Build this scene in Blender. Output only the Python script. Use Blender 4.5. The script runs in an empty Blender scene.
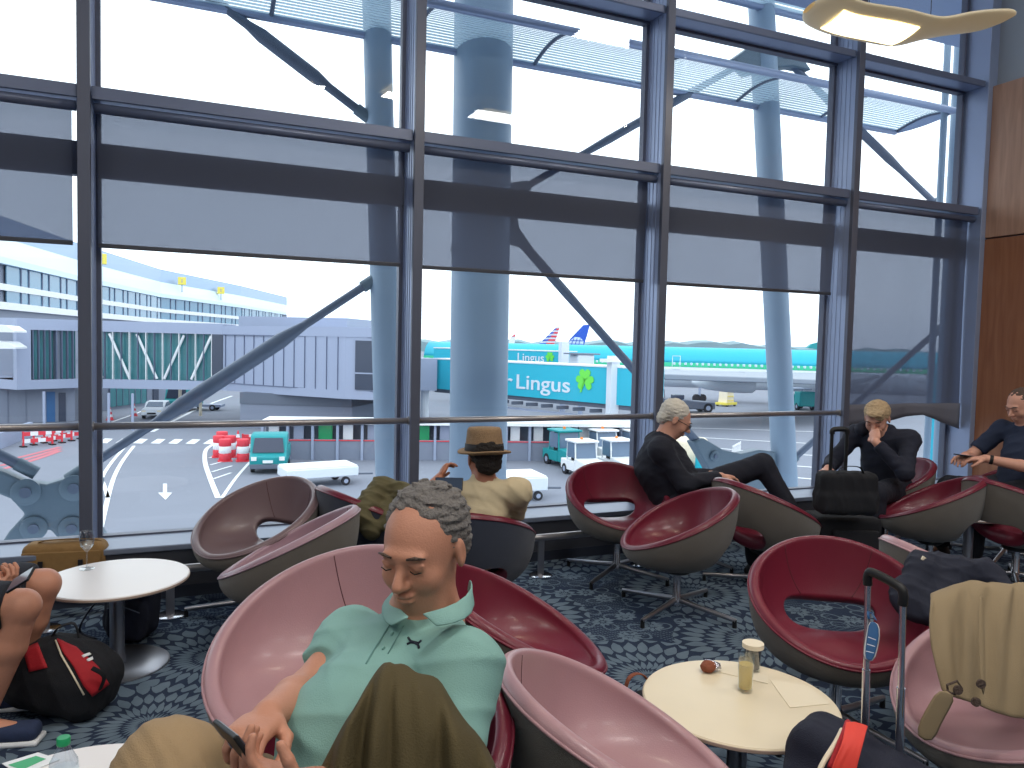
import bpy, math, random
import numpy as np
from mathutils import Vector, Matrix
random.seed(7)
SC = bpy.context.scene
COL = SC.collection
R = math.radians
# ------------------------------------------------------------------ camera
F = 760.0; EYE = 1.55; PITCH = R(2.95); ROLL = R(1.34); CX, CY = 512, 384
YAW = R(23.24)
_f = Vector((math.sin(YAW)*math.cos(PITCH), math.cos(YAW)*math.cos(PITCH), -math.sin(PITCH)))
_rt = Vector((math.cos(YAW), -math.sin(YAW), 0)); _up = _rt.cross(_f)
_r = math.cos(ROLL)*_rt + math.sin(ROLL)*_up
_u = -math.sin(ROLL)*_rt + math.cos(ROLL)*_up
CAM = Vector((0, 0, EYE))
def ray(x, y): return _f*F + _r*(x-CX) + _u*(CY-y)
def dp(x, y, depth): return CAM + ray(x, y)*(depth/F)          # a point seen in this direction at this depth
def gz(x, y, z=0.0):
    d = ray(x, y); return CAM + d*((z-EYE)/d.z)                 # ... on a level
def wy(x, y, Y):
    d = ray(x, y); return CAM + d*(Y/d.y)                       # ... on a plane parallel to the window
def fl(x, depth, z=0.0):                                        # floor point below image column x at a depth
    d = _rt*((x-CX)/F) + Vector((math.sin(YAW), math.cos(YAW), 0))
    p = d*depth; return Vector((p.x, p.y, z))
def zat(x, y, P):                                               # height seen at pixel row over a plan position
    d = ray(x, y); return EYE + d.z/math.hypot(d.x, d.y)*math.hypot(P.x, P.y)
cd = bpy.data.cameras.new('camera'); cam = bpy.data.objects.new('camera', cd); COL.objects.link(cam)
cd.sensor_width = 36; cd.lens = F/1024*36; cd.clip_end = 3000; cd.clip_start = 0.05
m3 = Matrix((_r, _u, -_f)).transposed()
cam.matrix_world = Matrix.Translation(CAM) @ m3.to_4x4()
SC.camera = cam
vs = SC.view_settings
vs.view_transform = 'Standard'; vs.look = 'None'; vs.gamma = 1; vs.use_curve_mapping = False; vs.exposure = 0.0
# ------------------------------------------------------------------ materials
MATS = {}
def s2l(c): return tuple((v/255/12.92 if v/255 <= .04045 else ((v/255+.055)/1.055)**2.4) for v in c)
def mat(name, rgb, rough=.6, metal=0, noise=0, nscale=20, bump=0, bscale=200, sheen=0, coat=0, trans=0, spec=.5, emit=None, estr=0, ior=1.45):
    if name in MATS: return MATS[name]
    m = bpy.data.materials.new(name); m.use_nodes = True; nt = m.node_tree; b = nt.nodes['Principled BSDF']
    c = s2l(rgb)+(1,)
    b.inputs['Base Color'].default_value = c; b.inputs['Roughness'].default_value = rough; b.inputs['Metallic'].default_value = metal
    b.inputs['Specular IOR Level'].default_value = spec; b.inputs['IOR'].default_value = ior
    if sheen: b.inputs['Sheen Weight'].default_value = sheen
    if coat: b.inputs['Coat Weight'].default_value = coat; b.inputs['Coat Roughness'].default_value = .15
    if trans: b.inputs['Transmission Weight'].default_value = trans
    if emit: b.inputs['Emission Color'].default_value = s2l(emit)+(1,); b.inputs['Emission Strength'].default_value = estr
    tc = nt.nodes.new('ShaderNodeTexCoord')
    if noise:
        n = nt.nodes.new('ShaderNodeTexNoise'); n.inputs['Scale'].default_value = nscale; n.inputs['Detail'].default_value = 5
        nt.links.new(tc.outputs['Object'], n.inputs['Vector'])
        mx = nt.nodes.new('ShaderNodeMix'); mx.data_type = 'RGBA'
        mx.inputs[6].default_value = tuple(v*(1-noise) for v in c[:3])+(1,); mx.inputs[7].default_value = tuple(min(1, v*(1+noise)) for v in c[:3])+(1,)
        nt.links.new(n.outputs['Fac'], mx.inputs[0]); nt.links.new(mx.outputs[2], b.inputs['Base Color'])
    if bump:
        n2 = nt.nodes.new('ShaderNodeTexNoise'); n2.inputs['Scale'].default_value = bscale; n2.inputs['Detail'].default_value = 3
        nt.links.new(tc.outputs['Object'], n2.inputs['Vector'])
        bp = nt.nodes.new('ShaderNodeBump'); bp.inputs['Strength'].default_value = bump; bp.inputs['Distance'].default_value = .01
        nt.links.new(n2.outputs['Fac'], bp.inputs['Height']); nt.links.new(bp.outputs[0], b.inputs['Normal'])
    MATS[name] = m; return m
class NT:
    """small helper to write node maths"""
    def __init__(s, name):
        s.m = bpy.data.materials.new(name); s.m.use_nodes = True; s.t = s.m.node_tree; s.b = s.t.nodes['Principled BSDF']; MATS[name] = s.m
    def n(s, kind, **kw):
        o = s.t.nodes.new(kind)
        for k, v in kw.items(): setattr(o, k, v)
        return o
    def l(s, a, b): s.t.links.new(a, b)
    def math(s, op, a, b=None, c=None, clamp=False):
        o = s.t.nodes.new('ShaderNodeMath'); o.operation = op; o.use_clamp = clamp
        for i, v in enumerate((a, b, c)):
            if v is None: continue
            if isinstance(v, (int, float)): o.inputs[i].default_value = v
            else: s.t.links.new(v, o.inputs[i])
        return o.outputs[0]
    def mix(s, fac, a, b):
        o = s.t.nodes.new('ShaderNodeMix'); o.data_type = 'RGBA'
        for i, v in ((0, fac), (6, a), (7, b)):
            if isinstance(v, (int, float)): o.inputs[i].default_value = v
            elif isinstance(v, tuple): o.inputs[i].default_value = v+(1,) if len(v) == 3 else v
            else: s.t.links.new(v, o.inputs[i])
        return o.outputs[2]
def carpet():
    N = NT('carpet'); tc = N.n('ShaderNodeTexCoord')
    wn = N.n('ShaderNodeTexNoise'); wn.inputs['Scale'].default_value = 7; wn.inputs['Detail'].default_value = 3; N.l(tc.outputs['Object'], wn.inputs['Vector'])
    wv = N.n('ShaderNodeVectorMath', operation='MULTIPLY_ADD'); N.l(wn.outputs['Color'], wv.inputs[0]); wv.inputs[1].default_value = (.06, .06, 0); N.l(tc.outputs['Object'], wv.inputs[2])
    geo = wv.outputs[0]
    sep = N.n('ShaderNodeSeparateXYZ'); N.l(geo, sep.inputs[0])
    # distortion
    def flowers(scale, seed, petals, rings, rmax):
        mp = N.n('ShaderNodeMapping'); mp.inputs['Location'].default_value = seed; mp.inputs['Scale'].default_value = (scale,)*3
        N.l(geo, mp.inputs['Vector'])
        v = N.n('ShaderNodeTexVoronoi'); v.voronoi_dimensions = '2D'; v.inputs['Scale'].default_value = 1; v.inputs['Randomness'].default_value = .55
        N.l(mp.outputs[0], v.inputs['Vector'])
        sub = N.n('ShaderNodeVectorMath', operation='SUBTRACT'); N.l(mp.outputs[0], sub.inputs[0]); N.l(v.outputs['Position'], sub.inputs[1])
        sp = N.n('ShaderNodeSeparateXYZ'); N.l(sub.outputs[0], sp.inputs[0])
        r = v.outputs['Distance']; th = N.math('ARCTAN2', sp.outputs[1], sp.outputs[0])
        lr = N.math('MULTIPLY', N.math('POWER', r, .62), rings)
        ring = N.math('FLOOR', lr); fr = N.math('FRACT', lr)
        off = N.math('MULTIPLY', ring, .5)
        a = N.math('ADD', N.math('MULTIPLY', th, petals/(2*math.pi)), off)
        fa = N.math('ABSOLUTE', N.math('SUBTRACT', N.math('FRACT', a), .5))       # 0 petal centre .. .5 edge
        w = N.math('MULTIPLY', N.math('SINE', N.math('MULTIPLY', N.math('POWER', fr, .75), math.pi)), .46)
        pet = N.math('LESS_THAN', fa, w)
        inside = N.math('LESS_THAN', r, rmax)
        return N.math('MULTIPLY', pet, inside), inside, r, v
    p1, in1, r1, v1 = flowers(1/.98, (.35, .1, 0), 32, 8.4, .47)
    p2, in2, r2, v2 = flowers(1/.24, (.2, .7, 0), 9, 4.2, .30)
    # curls: thin rings
    mp = N.n('ShaderNodeMapping'); mp.inputs['Scale'].default_value = (7.5,)*3; N.l(geo, mp.inputs['Vector'])
    v3 = N.n('ShaderNodeTexVoronoi'); v3.voronoi_dimensions = '2D'; v3.inputs['Scale'].default_value = 1; N.l(mp.outputs[0], v3.inputs['Vector'])
    ringm = N.math('MULTIPLY', N.math('LESS_THAN', N.math('ABSOLUTE', N.math('SUBTRACT', v3.outputs['Distance'], .33)), .045), 1)
    # checks of short dashes
    cx = N.math('FRACT', N.math('MULTIPLY', sep.outputs[0], 55)); cy = N.math('FRACT', N.math('MULTIPLY', sep.outputs[1], 38))
    dash = N.math('MULTIPLY', N.math('LESS_THAN', cx, .6), N.math('LESS_THAN', cy, .45))
    zn = N.n('ShaderNodeTexNoise'); zn.inputs['Scale'].default_value = 2.2; N.l(geo, zn.inputs['Vector'])
    zone = N.math('GREATER_THAN', zn.outputs['Fac'], .5)
    base = N.math('MULTIPLY', dash, zone)
    nin1 = N.math('SUBTRACT', 1, in1)
    s2 = N.math('MAXIMUM', N.math('MULTIPLY', p2, nin1), N.math('MULTIPLY', N.math('MULTIPLY', ringm, nin1), .8))
    s = N.math('MAXIMUM', N.math('MAXIMUM', N.math('MULTIPLY', base, N.math('MULTIPLY', nin1, .55)), s2), p1)
    n = N.n('ShaderNodeTexNoise'); n.inputs['Scale'].default_value = 9; n.inputs['Detail'].default_value = 6; N.l(geo, n.inputs['Vector'])
    light = N.mix(n.outputs['Fac'], s2l((84, 100, 116)), s2l((116, 132, 146)))
    dark = N.mix(n.outputs['Fac'], s2l((36, 46, 66)), s2l((50, 62, 84)))
    c = N.mix(s, dark, light)
    N.l(c, N.b.inputs['Base Color']); N.b.inputs['Roughness'].default_value = .95; N.b.inputs['Specular IOR Level'].default_value = .15
    n2 = N.n('ShaderNodeTexNoise'); n2.inputs['Scale'].default_value = 400; N.l(geo, n2.inputs['Vector'])
    bp = N.n('ShaderNodeBump'); bp.inputs['Strength'].default_value = .5; bp.inputs['Distance'].default_value = .004
    N.l(n2.outputs['Fac'], bp.inputs['Height']); N.l(bp.outputs[0], N.b.inputs['Normal'])
    return N.m
def wood(name='wood', c1=(160, 122, 100), c2=(182, 142, 118), vertical=True):
    N = NT(name); tc = N.n('ShaderNodeTexCoord'); mp = N.n('ShaderNodeMapping'); N.l(tc.outputs['Object'], mp.inputs['Vector'])
    mp.inputs['Scale'].default_value = (9, 9, .7)
    n = N.n('ShaderNodeTexNoise'); n.inputs['Scale'].default_value = 2.5; n.inputs['Detail'].default_value = 8; n.inputs['Distortion'].default_value = .6; N.l(mp.outputs[0], n.inputs['Vector'])
    r = N.n('ShaderNodeMapRange'); r.inputs[1].default_value = .3; r.inputs[2].default_value = .7; N.l(n.outputs['Fac'], r.inputs[0])
    N.l(N.mix(r.outputs[0], s2l(c1), s2l(c2)), N.b.inputs['Base Color']); N.b.inputs['Roughness'].default_value = .45
    return N.m
def sheer(name, rgb_t, rgb_d, fac):
    """woven screen fabric: part open weave, part cloth"""
    N = NT(name); t = N.t; out = t.nodes['Material Output']
    tr = N.n('ShaderNodeBsdfTransparent'); tr.inputs[0].default_value = rgb_t+(1,)
    N.b.inputs['Base Color'].default_value = s2l(rgb_d)+(1,); N.b.inputs['Roughness'].default_value = .9
    tl = N.n('ShaderNodeBsdfTranslucent'); tl.inputs[0].default_value = s2l(rgb_d)+(1,)
    m1 = N.n('ShaderNodeMixShader'); m1.inputs[0].default_value = .25; N.l(N.b.outputs[0], m1.inputs[1]); N.l(tl.outputs[0], m1.inputs[2])
    m2 = N.n('ShaderNodeMixShader'); m2.inputs[0].default_value = fac; N.l(m1.outputs[0], m2.inputs[1]); N.l(tr.outputs[0], m2.inputs[2])
    N.l(m2.outputs[0], out.inputs['Surface'])
    return N.m
def pane(name, tint, gloss=.06, dirt=0.0):
    """thin glass sheet: see-through with a weak mirror reflection"""
    N = NT(name); t = N.t; out = t.nodes['Material Output']
    tr = N.n('ShaderNodeBsdfTransparent'); tr.inputs[0].default_value = tint+(1,)
    g = N.n('ShaderNodeBsdfGlossy'); g.inputs['Roughness'].default_value = .01; g.inputs['Color'].default_value = (1, 1, 1, 1)
    fr = N.n('ShaderNodeLayerWeight'); fr.inputs[0].default_value = .5
    ff = N.math('MULTIPLY_ADD', N.math('POWER', fr.outputs['Facing'], 4.0), .6, gloss*.5)
    mx = N.n('ShaderNodeMixShader'); N.l(ff, mx.inputs[0]); N.l(tr.outputs[0], mx.inputs[1]); N.l(g.outputs[0], mx.inputs[2])
    N.l(mx.outputs[0], out.inputs['Surface']); return N.m
CARPET = carpet(); WOOD = wood(); WOODD = wood('wood_lower', (138, 88, 60), (158, 106, 74))
BLIND = sheer('blind_fabric', (.58, .64, .78), (84, 90, 108), .18)
BLINDH = mat('blind_hem', (104, 106, 118), .9)
GLASS = pane('window_glass', (.93, .965, .985), .045); GLASSB = pane('drink_glass', (.93, .96, .97), .22)
M = dict(
 mullion=mat('mullion_paint_skylit', (146, 160, 190), .38, .35), mulldark=mat('mullion_dark', (92, 97, 114), .45, .3), transom=mat('transom_paint', (104, 114, 140), .4, .3),  # mullion tone is lightened to hold the sky light on the side faces
 steel=mat('steel_rail', (168, 164, 166), .34, .7), chrome=mat('chrome', (205, 205, 210), .16, 1), brush=mat('brushed_steel', (165, 165, 172), .34, .95),
 sill=mat('sill_metal', (128, 138, 158), .42, .4), box=mat('convector_panel', (78, 80, 88), .4, .5), kick=mat('kick_panel', (40, 46, 60), .6),
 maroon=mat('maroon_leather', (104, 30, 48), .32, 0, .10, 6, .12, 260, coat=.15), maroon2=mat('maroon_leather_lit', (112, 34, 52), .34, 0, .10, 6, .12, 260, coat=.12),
 mauve=mat('mauve_leather', (156, 126, 138), .33, 0, .07, 6, .12, 260, coat=.12), taupe=mat('taupe_leather', (118, 98, 102), .33, 0, .07, 6, .12, 260, coat=.12),
 pink=mat('pink_leather', (172, 134, 140), .33, 0, .07, 6, .12, 260, coat=.12),
 shell=mat('taupe_wool', (104, 98, 92), .95, 0, .22, 350, .5, 500, sheen=.2), shelldk=mat('navy_wool', (50, 56, 72), .95, 0, .2, 350, .5, 500, sheen=.2),
 seam=mat('seam_thread', (80, 44, 50), .8),
 tabletop=mat('white_laminate', (226, 222, 222), .3), tabletop2=mat('cream_laminate', (228, 214, 186), .3, 0, .04, 8), tedge=mat('table_edge', (170, 150, 138), .5),
 white=mat('white_paint', (225, 228, 232), .5), wallp=mat('grey_wall_paint', (150, 158, 168), .8), ceil=mat('ceiling_paint', (205, 205, 205), .9),
 black=mat('black_plastic', (18, 19, 22), .5), blackf=mat('black_nylon', (24, 25, 31), .85, 0, .2, 60, .4, 300), navyf=mat('navy_nylon', (26, 30, 48), .8, 0, .2, 60, .4, 300),
 redf=mat('red_nylon', (172, 28, 40), .7, 0, .12, 60, .3, 300), redtag=mat('coral_red', (222, 66, 54), .6), tanf=mat('tan_canvas', (140, 108, 66), .85, 0, .15, 40, .4, 300),
 skin=mat('skin', (190, 134, 110), .5, 0, .08, 25, .15, 250), skin2=mat('skin_pale', (202, 150, 130), .5, 0, .08, 25), skin3=mat('skin_tan', (160, 104, 80), .5, 0, .08, 25),
 hairg=mat('grey_hair', (112, 108, 106), .75, 0, .5, 90, .9, 160), hairw=mat('white_hair', (205, 200, 190), .75, 0, .15, 90, .8, 160), hairb=mat('blond_hair', (176, 152, 120), .75, 0, .4, 60, .8, 160),
 hairk=mat('dark_hair', (28, 22, 20), .75, 0, .3, 90, .8, 160), hairbr=mat('greyish_brown_hair', (84, 68, 60), .75, 0, .3, 90, .8, 160),
 mint=mat('mint_knit', (128, 170, 164), .75, 0, .05, 30, .25, 400), khaki=mat('khaki_cotton', (158, 134, 102), .85, 0, .06, 30, .3, 350),
 cream=mat('cream_cotton', (200, 184, 152), .85, 0, .05, 30, .3, 300), navy=mat('navy_cotton', (30, 34, 50), .85, 0, .12, 30, .3, 300), dnavy=mat('dark_navy_wool', (26, 29, 42), .85, 0, .15, 30, .3, 300),
 denim=mat('denim', (40, 52, 82), .85, 0, .2, 80, .3, 300), shorts=mat('charcoal_shorts', (34, 38, 48), .85, 0, .1, 30, .3, 300),
 olive=mat('olive_cotton', (78, 68, 42), .85, 0, .12, 14, .3, 300), olive2=mat('olive_canvas', (98, 92, 66), .85, 0, .15, 14, .3, 300), beige=mat('beige_gabardine', (142, 124, 96), .8, 0, .06, 14, .25, 400),
 straw=mat('straw', (150, 122, 92), .8, 0, .25, 90, .7, 200), band=mat('hat_band', (22, 20, 24), .7),
 screen=mat('phone_screen', (20, 24, 32), .1, 0, emit=(120, 140, 170), estr=.15), lens=mat('spectacle_lens', (40, 40, 46), .1),
 beer=mat('beer', (236, 204, 110), .1, 0, trans=.45, ior=1.33), foil=mat('foil', (190, 190, 200), .25, .8, 0, 20, .9, 60), cookie=mat('muffin', (130, 72, 50), .8, 0, .3, 60, .5, 90),
 paper=mat('paper_napkin', (232, 220, 196), .85), tagblue=mat('blue_tag', (44, 92, 142), .5), green=mat('green_plastic', (30, 150, 96), .4), leaflet=mat('leaflet_green', (70, 170, 120), .6),
 orange=mat('orange', (236, 128, 52), .6), redp=mat('signal_red', (214, 60, 74), .6), yellow=mat('yellow', (236, 218, 96), .6), teal=mat('teal_livery', (24, 168, 188), .5), teald=mat('teal_vehicle', (20, 140, 146), .5),
 liver=mat('airline_teal', (42, 176, 202), .5), gstripe=mat('green_stripe', (56, 196, 150), .5), lime=mat('lime_green', (110, 220, 80), .5),
 rubber=mat('tyre_rubber', (40, 42, 48), .9), vglass=mat('vehicle_glass', (96, 116, 140), .15), asphalt=mat('apron_concrete', (122, 127, 140), .9, 0, .12, .25, .2, 30), mark=mat('road_paint', (225, 228, 232), .8), redmark=mat('red_road_paint', (190, 110, 120), .8),
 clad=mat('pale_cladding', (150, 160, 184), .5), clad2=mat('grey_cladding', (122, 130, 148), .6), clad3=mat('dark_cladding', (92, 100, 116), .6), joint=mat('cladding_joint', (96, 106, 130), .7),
 roofb=mat('roof_metal', (140, 164, 196), .4, .2), roofl=mat('roof_light', (206, 226, 240), .4), bglass=mat('building_glass', (92, 132, 158), .12, .2), gglass=mat('green_glass', (64, 124, 132), .15, 0, .35, .6), dglass=mat('dark_glass', (58, 66, 84), .15),
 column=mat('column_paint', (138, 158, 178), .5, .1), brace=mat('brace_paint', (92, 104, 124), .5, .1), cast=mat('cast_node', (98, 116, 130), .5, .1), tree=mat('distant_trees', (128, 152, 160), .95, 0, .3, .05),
 blue=mat('tail_blue', (28, 84, 190), .5), wing=mat('wing_grey', (128, 138, 152), .5), wplane=mat('aircraft_white', (214, 222, 232), .4),
 lampb=mat('lamp_body', (214, 204, 180), .5, emit=(255, 222, 160), estr=.14), lampe=mat('lamp_diffuser', (255, 240, 200), .5, emit=(255, 232, 176), estr=4.0),
)
def perf():
    N = NT('perforated_shade'); t = N.t; out = t.nodes['Material Output']
    tc = N.n('ShaderNodeTexCoord'); 
    N.b.inputs['Base Color'].default_value = s2l((150, 172, 190))+(1,)
    tl = N.n('ShaderNodeBsdfTranslucent'); tl.inputs[0].default_value = s2l((176, 200, 214))+(1,)
    tr = N.n('ShaderNodeBsdfTransparent'); 
    m1 = N.n('ShaderNodeMixShader'); m1.inputs[0].default_value = .5; N.l(N.b.outputs[0], m1.inputs[1]); N.l(tl.outputs[0], m1.inputs[2])
    sp = N.n('ShaderNodeSeparateXYZ'); N.l(tc.outputs['Object'], sp.inputs[0])
    ln = N.math('LESS_THAN', N.math('FRACT', N.math('MULTIPLY', sp.outputs[1], 22)), .28)
    m2 = N.n('ShaderNodeMixShader'); N.l(N.math('MULTIPLY', ln, .7), m2.inputs[0]); N.l(m1.outputs[0], m2.inputs[1]); N.l(tr.outputs[0], m2.inputs[2])
    N.l(m2.outputs[0], out.inputs['Surface']); return N.m
PERF = perf()
# ------------------------------------------------------------------ mesh building
class MB:
    def __init__(s): s.v = []; s.f = []
    def add(s, vs, fs):
        o = len(s.v); s.v += [tuple(v) for v in vs]; s.f += [tuple(i+o for i in f) for f in fs]; return s
    def box(s, c, h, rot=None, taper=1.0):
        vs = []
        for z in (-1, 1):
            k = taper if z > 0 else 1
            for x, y in ((-1, -1), (1, -1), (1, 1), (-1, 1)): vs.append(Vector((x*h[0]*k, y*h[1]*k, z*h[2])))
        if rot is not None: vs = [rot @ v for v in vs]
        vs = [v+Vector(c) for v in vs]
        return s.add(vs, [(0, 3, 2, 1), (4, 5, 6, 7), (0, 1, 5, 4), (1, 2, 6, 5), (2, 3, 7, 6), (3, 0, 4, 7)])
    def b(s, x0, x1, y0, y1, z0, z1): return s.box(((x0+x1)/2, (y0+y1)/2, (z0+z1)/2), (abs(x1-x0)/2, abs(y1-y0)/2, abs(z1-z0)/2))
    def tube(s, pts, rad, n=12, closed=False, flat=1.0, up=None):
        pts = [Vector(p) for p in pts]; N = len(pts)
        if isinstance(rad, (int, float)): rad = [rad]*N
        rings = []; prev = None
        for i, p in enumerate(pts):
            if closed: d = pts[(i+1) % N]-pts[i-1]
            else: d = pts[min(i+1, N-1)]-pts[max(i-1, 0)]
            d.normalize()
            ref = prev if prev is not None else (Vector(up) if up else (Vector((0, 0, 1)) if abs(d.z) < .9 else Vector((1, 0, 0))))
            a = ref-d*ref.dot(d)
            if a.length < 1e-6: a = d.orthogonal()
            a.normalize(); prev = a; b_ = d.cross(a)
            rings.append([p+(a*math.cos(t)*flat+b_*math.sin(t))*rad[i] for t in [2*math.pi*k/n for k in range(n)]])
        vs = [q for r_ in rings for q in r_]; fs = []
        for i in range(N if closed else N-1):
            j = (i+1) % N
            for k in range(n): fs.append((i*n+k, i*n+(k+1) % n, j*n+(k+1) % n, j*n+k))
        if not closed: fs += [tuple(range(n-1, -1, -1)), tuple((N-1)*n+k for k in range(n))]
        return s.add(vs, fs)
    def lathe(s, c, prof, n=40, axis=None):
        c = Vector(c); q = Vector((0, 0, 1)).rotation_difference(Vector(axis).normalized()).to_matrix() if axis is not None else Matrix.Identity(3)
        vs = []; fs = []
        for r_, z in prof:
            for k in range(n):
                t = 2*math.pi*k/n; vs.append(c+q @ Vector((r_*math.cos(t), r_*math.sin(t), z)))
        for i in range(len(prof)-1):
            for k in range(n): fs.append((i*n+k, i*n+(k+1) % n, (i+1)*n+(k+1) % n, (i+1)*n+k))
        fs += [tuple(range(n-1, -1, -1)), tuple((len(prof)-1)*n+k for k in range(n))]
        return s.add(vs, fs)
    def prism(s, poly, off):
        """polygon of 3-D points swept by vector off"""
        n = len(poly); off = Vector(off); vs = [Vector(p) for p in poly]+[Vector(p)+off for p in poly]
        return s.add(vs, [tuple(range(n-1, -1, -1)), tuple(range(n, 2*n))]+[(i, (i+1) % n, n+(i+1) % n, n+i) for i in range(n)])
    def grid(s, rows):
        n = len(rows[0]); vs = [q for r_ in rows for q in r_]
        return s.add(vs, [(i*n+k, i*n+k+1, (i+1)*n+k+1, (i+1)*n+k) for i in range(len(rows)-1) for k in range(n-1)])
    def sphere(s, c, r_, n=14, sc=(1, 1, 1), rot=None):
        prof = [(max(1e-4, math.sin(math.pi*i/n)), -math.cos(math.pi*i/n)) for i in range(n+1)]
        o = MB().lathe((0, 0, 0), prof, n*2); vs = [Vector((v[0]*sc[0]*r_, v[1]*sc[1]*r_, v[2]*sc[2]*r_)) for v in o.v]
        if rot is not None: vs = [rot @ v for v in vs]
        return s.add([v+Vector(c) for v in vs], o.f)
    def build(s, name, m, parent=None, smooth=False, bevel=0, solid=0, sub=0, offset=0, segs=2):
        me = bpy.data.meshes.new(name); me.from_pydata([tuple(v) for v in s.v], [], s.f); me.update()
        o = bpy.data.objects.new(name, me); COL.objects.link(o); me.materials.append(m)
        if solid: d = o.modifiers.new('solid', 'SOLIDIFY'); d.thickness = solid; d.offset = offset
        if bevel:
            d = o.modifiers.new('bevel', 'BEVEL'); d.width = bevel; d.segments = segs; d.limit_method = 'ANGLE'; d.angle_limit = R(40)
        if sub: d = o.modifiers.new('sub', 'SUBSURF'); d.levels = sub; d.render_levels = sub
        if smooth: me.polygons.foreach_set('use_smooth', [True]*len(me.polygons))
        if smooth == 'auto' or (smooth and bevel):
            try: me.set_sharp_from_angle(angle=R(40))
            except Exception: pass
        if parent is not None: o.parent = parent
        return o
def thing(name, label, cat, loc=(0, 0, 0), rz=0, group=None):
    o = bpy.data.objects.new(name, None); COL.objects.link(o); o.empty_display_size = .1
    o.location = loc; o.rotation_euler = (0, 0, rz); o['label'] = label; o['category'] = cat
    if group: o['group'] = group
    return o
def tag(o, label, cat, group=None):
    o['label'] = label; o['category'] = cat
    if group: o['group'] = group
    return o
def struct(o): o['kind'] = 'structure'; return o
def relabel(o, l): o['label'] = l; return o
def dup(root, loc, rz, label, group=None):
    def cp(o, par):
        c = o.copy(); COL.objects.link(c)
        if par is not None: c.parent = par
        for ch in KIDS.get(o.name, []): cp(ch, c)
        return c
    c = cp(root, None); c.location = loc; c.rotation_euler = (0, 0, rz); c['label'] = label
    if group: c['group'] = group
    return c
KIDS = {}
def register(root):
    def rec(o):
        KIDS[o.name] = [x for x in COL.objects if x.parent == o]
        for x in KIDS[o.name]: rec(x)
    rec(root)
def cloth(rows, name, m, parent=None, th=.004, sub=1, smooth=True):
    return MB().grid(rows).build(name, m, parent, smooth=smooth, solid=th, sub=sub)
def bez(p0, p1, p2, n=12):
    p0, p1, p2 = Vector(p0), Vector(p1), Vector(p2)
    return [p0*(1-t)**2+p1*2*t*(1-t)+p2*t*t for t in [i/n for i in range(n+1)]]
def smoothpath(pts, k=6):
    pts = [Vector(p) for p in pts]; out = []
    P_ = [pts[0]]+pts+[pts[-1]]
    for i in range(1, len(P_)-2):
        a, b, c, d = P_[i-1], P_[i], P_[i+1], P_[i+2]
        for j in range(k):
            t = j/k; out.append(.5*((2*b)+(c-a)*t+(2*a-5*b+4*c-d)*t*t+(3*b-a-3*c+d)*t**3))
    out.append(pts[-1]); return out
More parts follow.
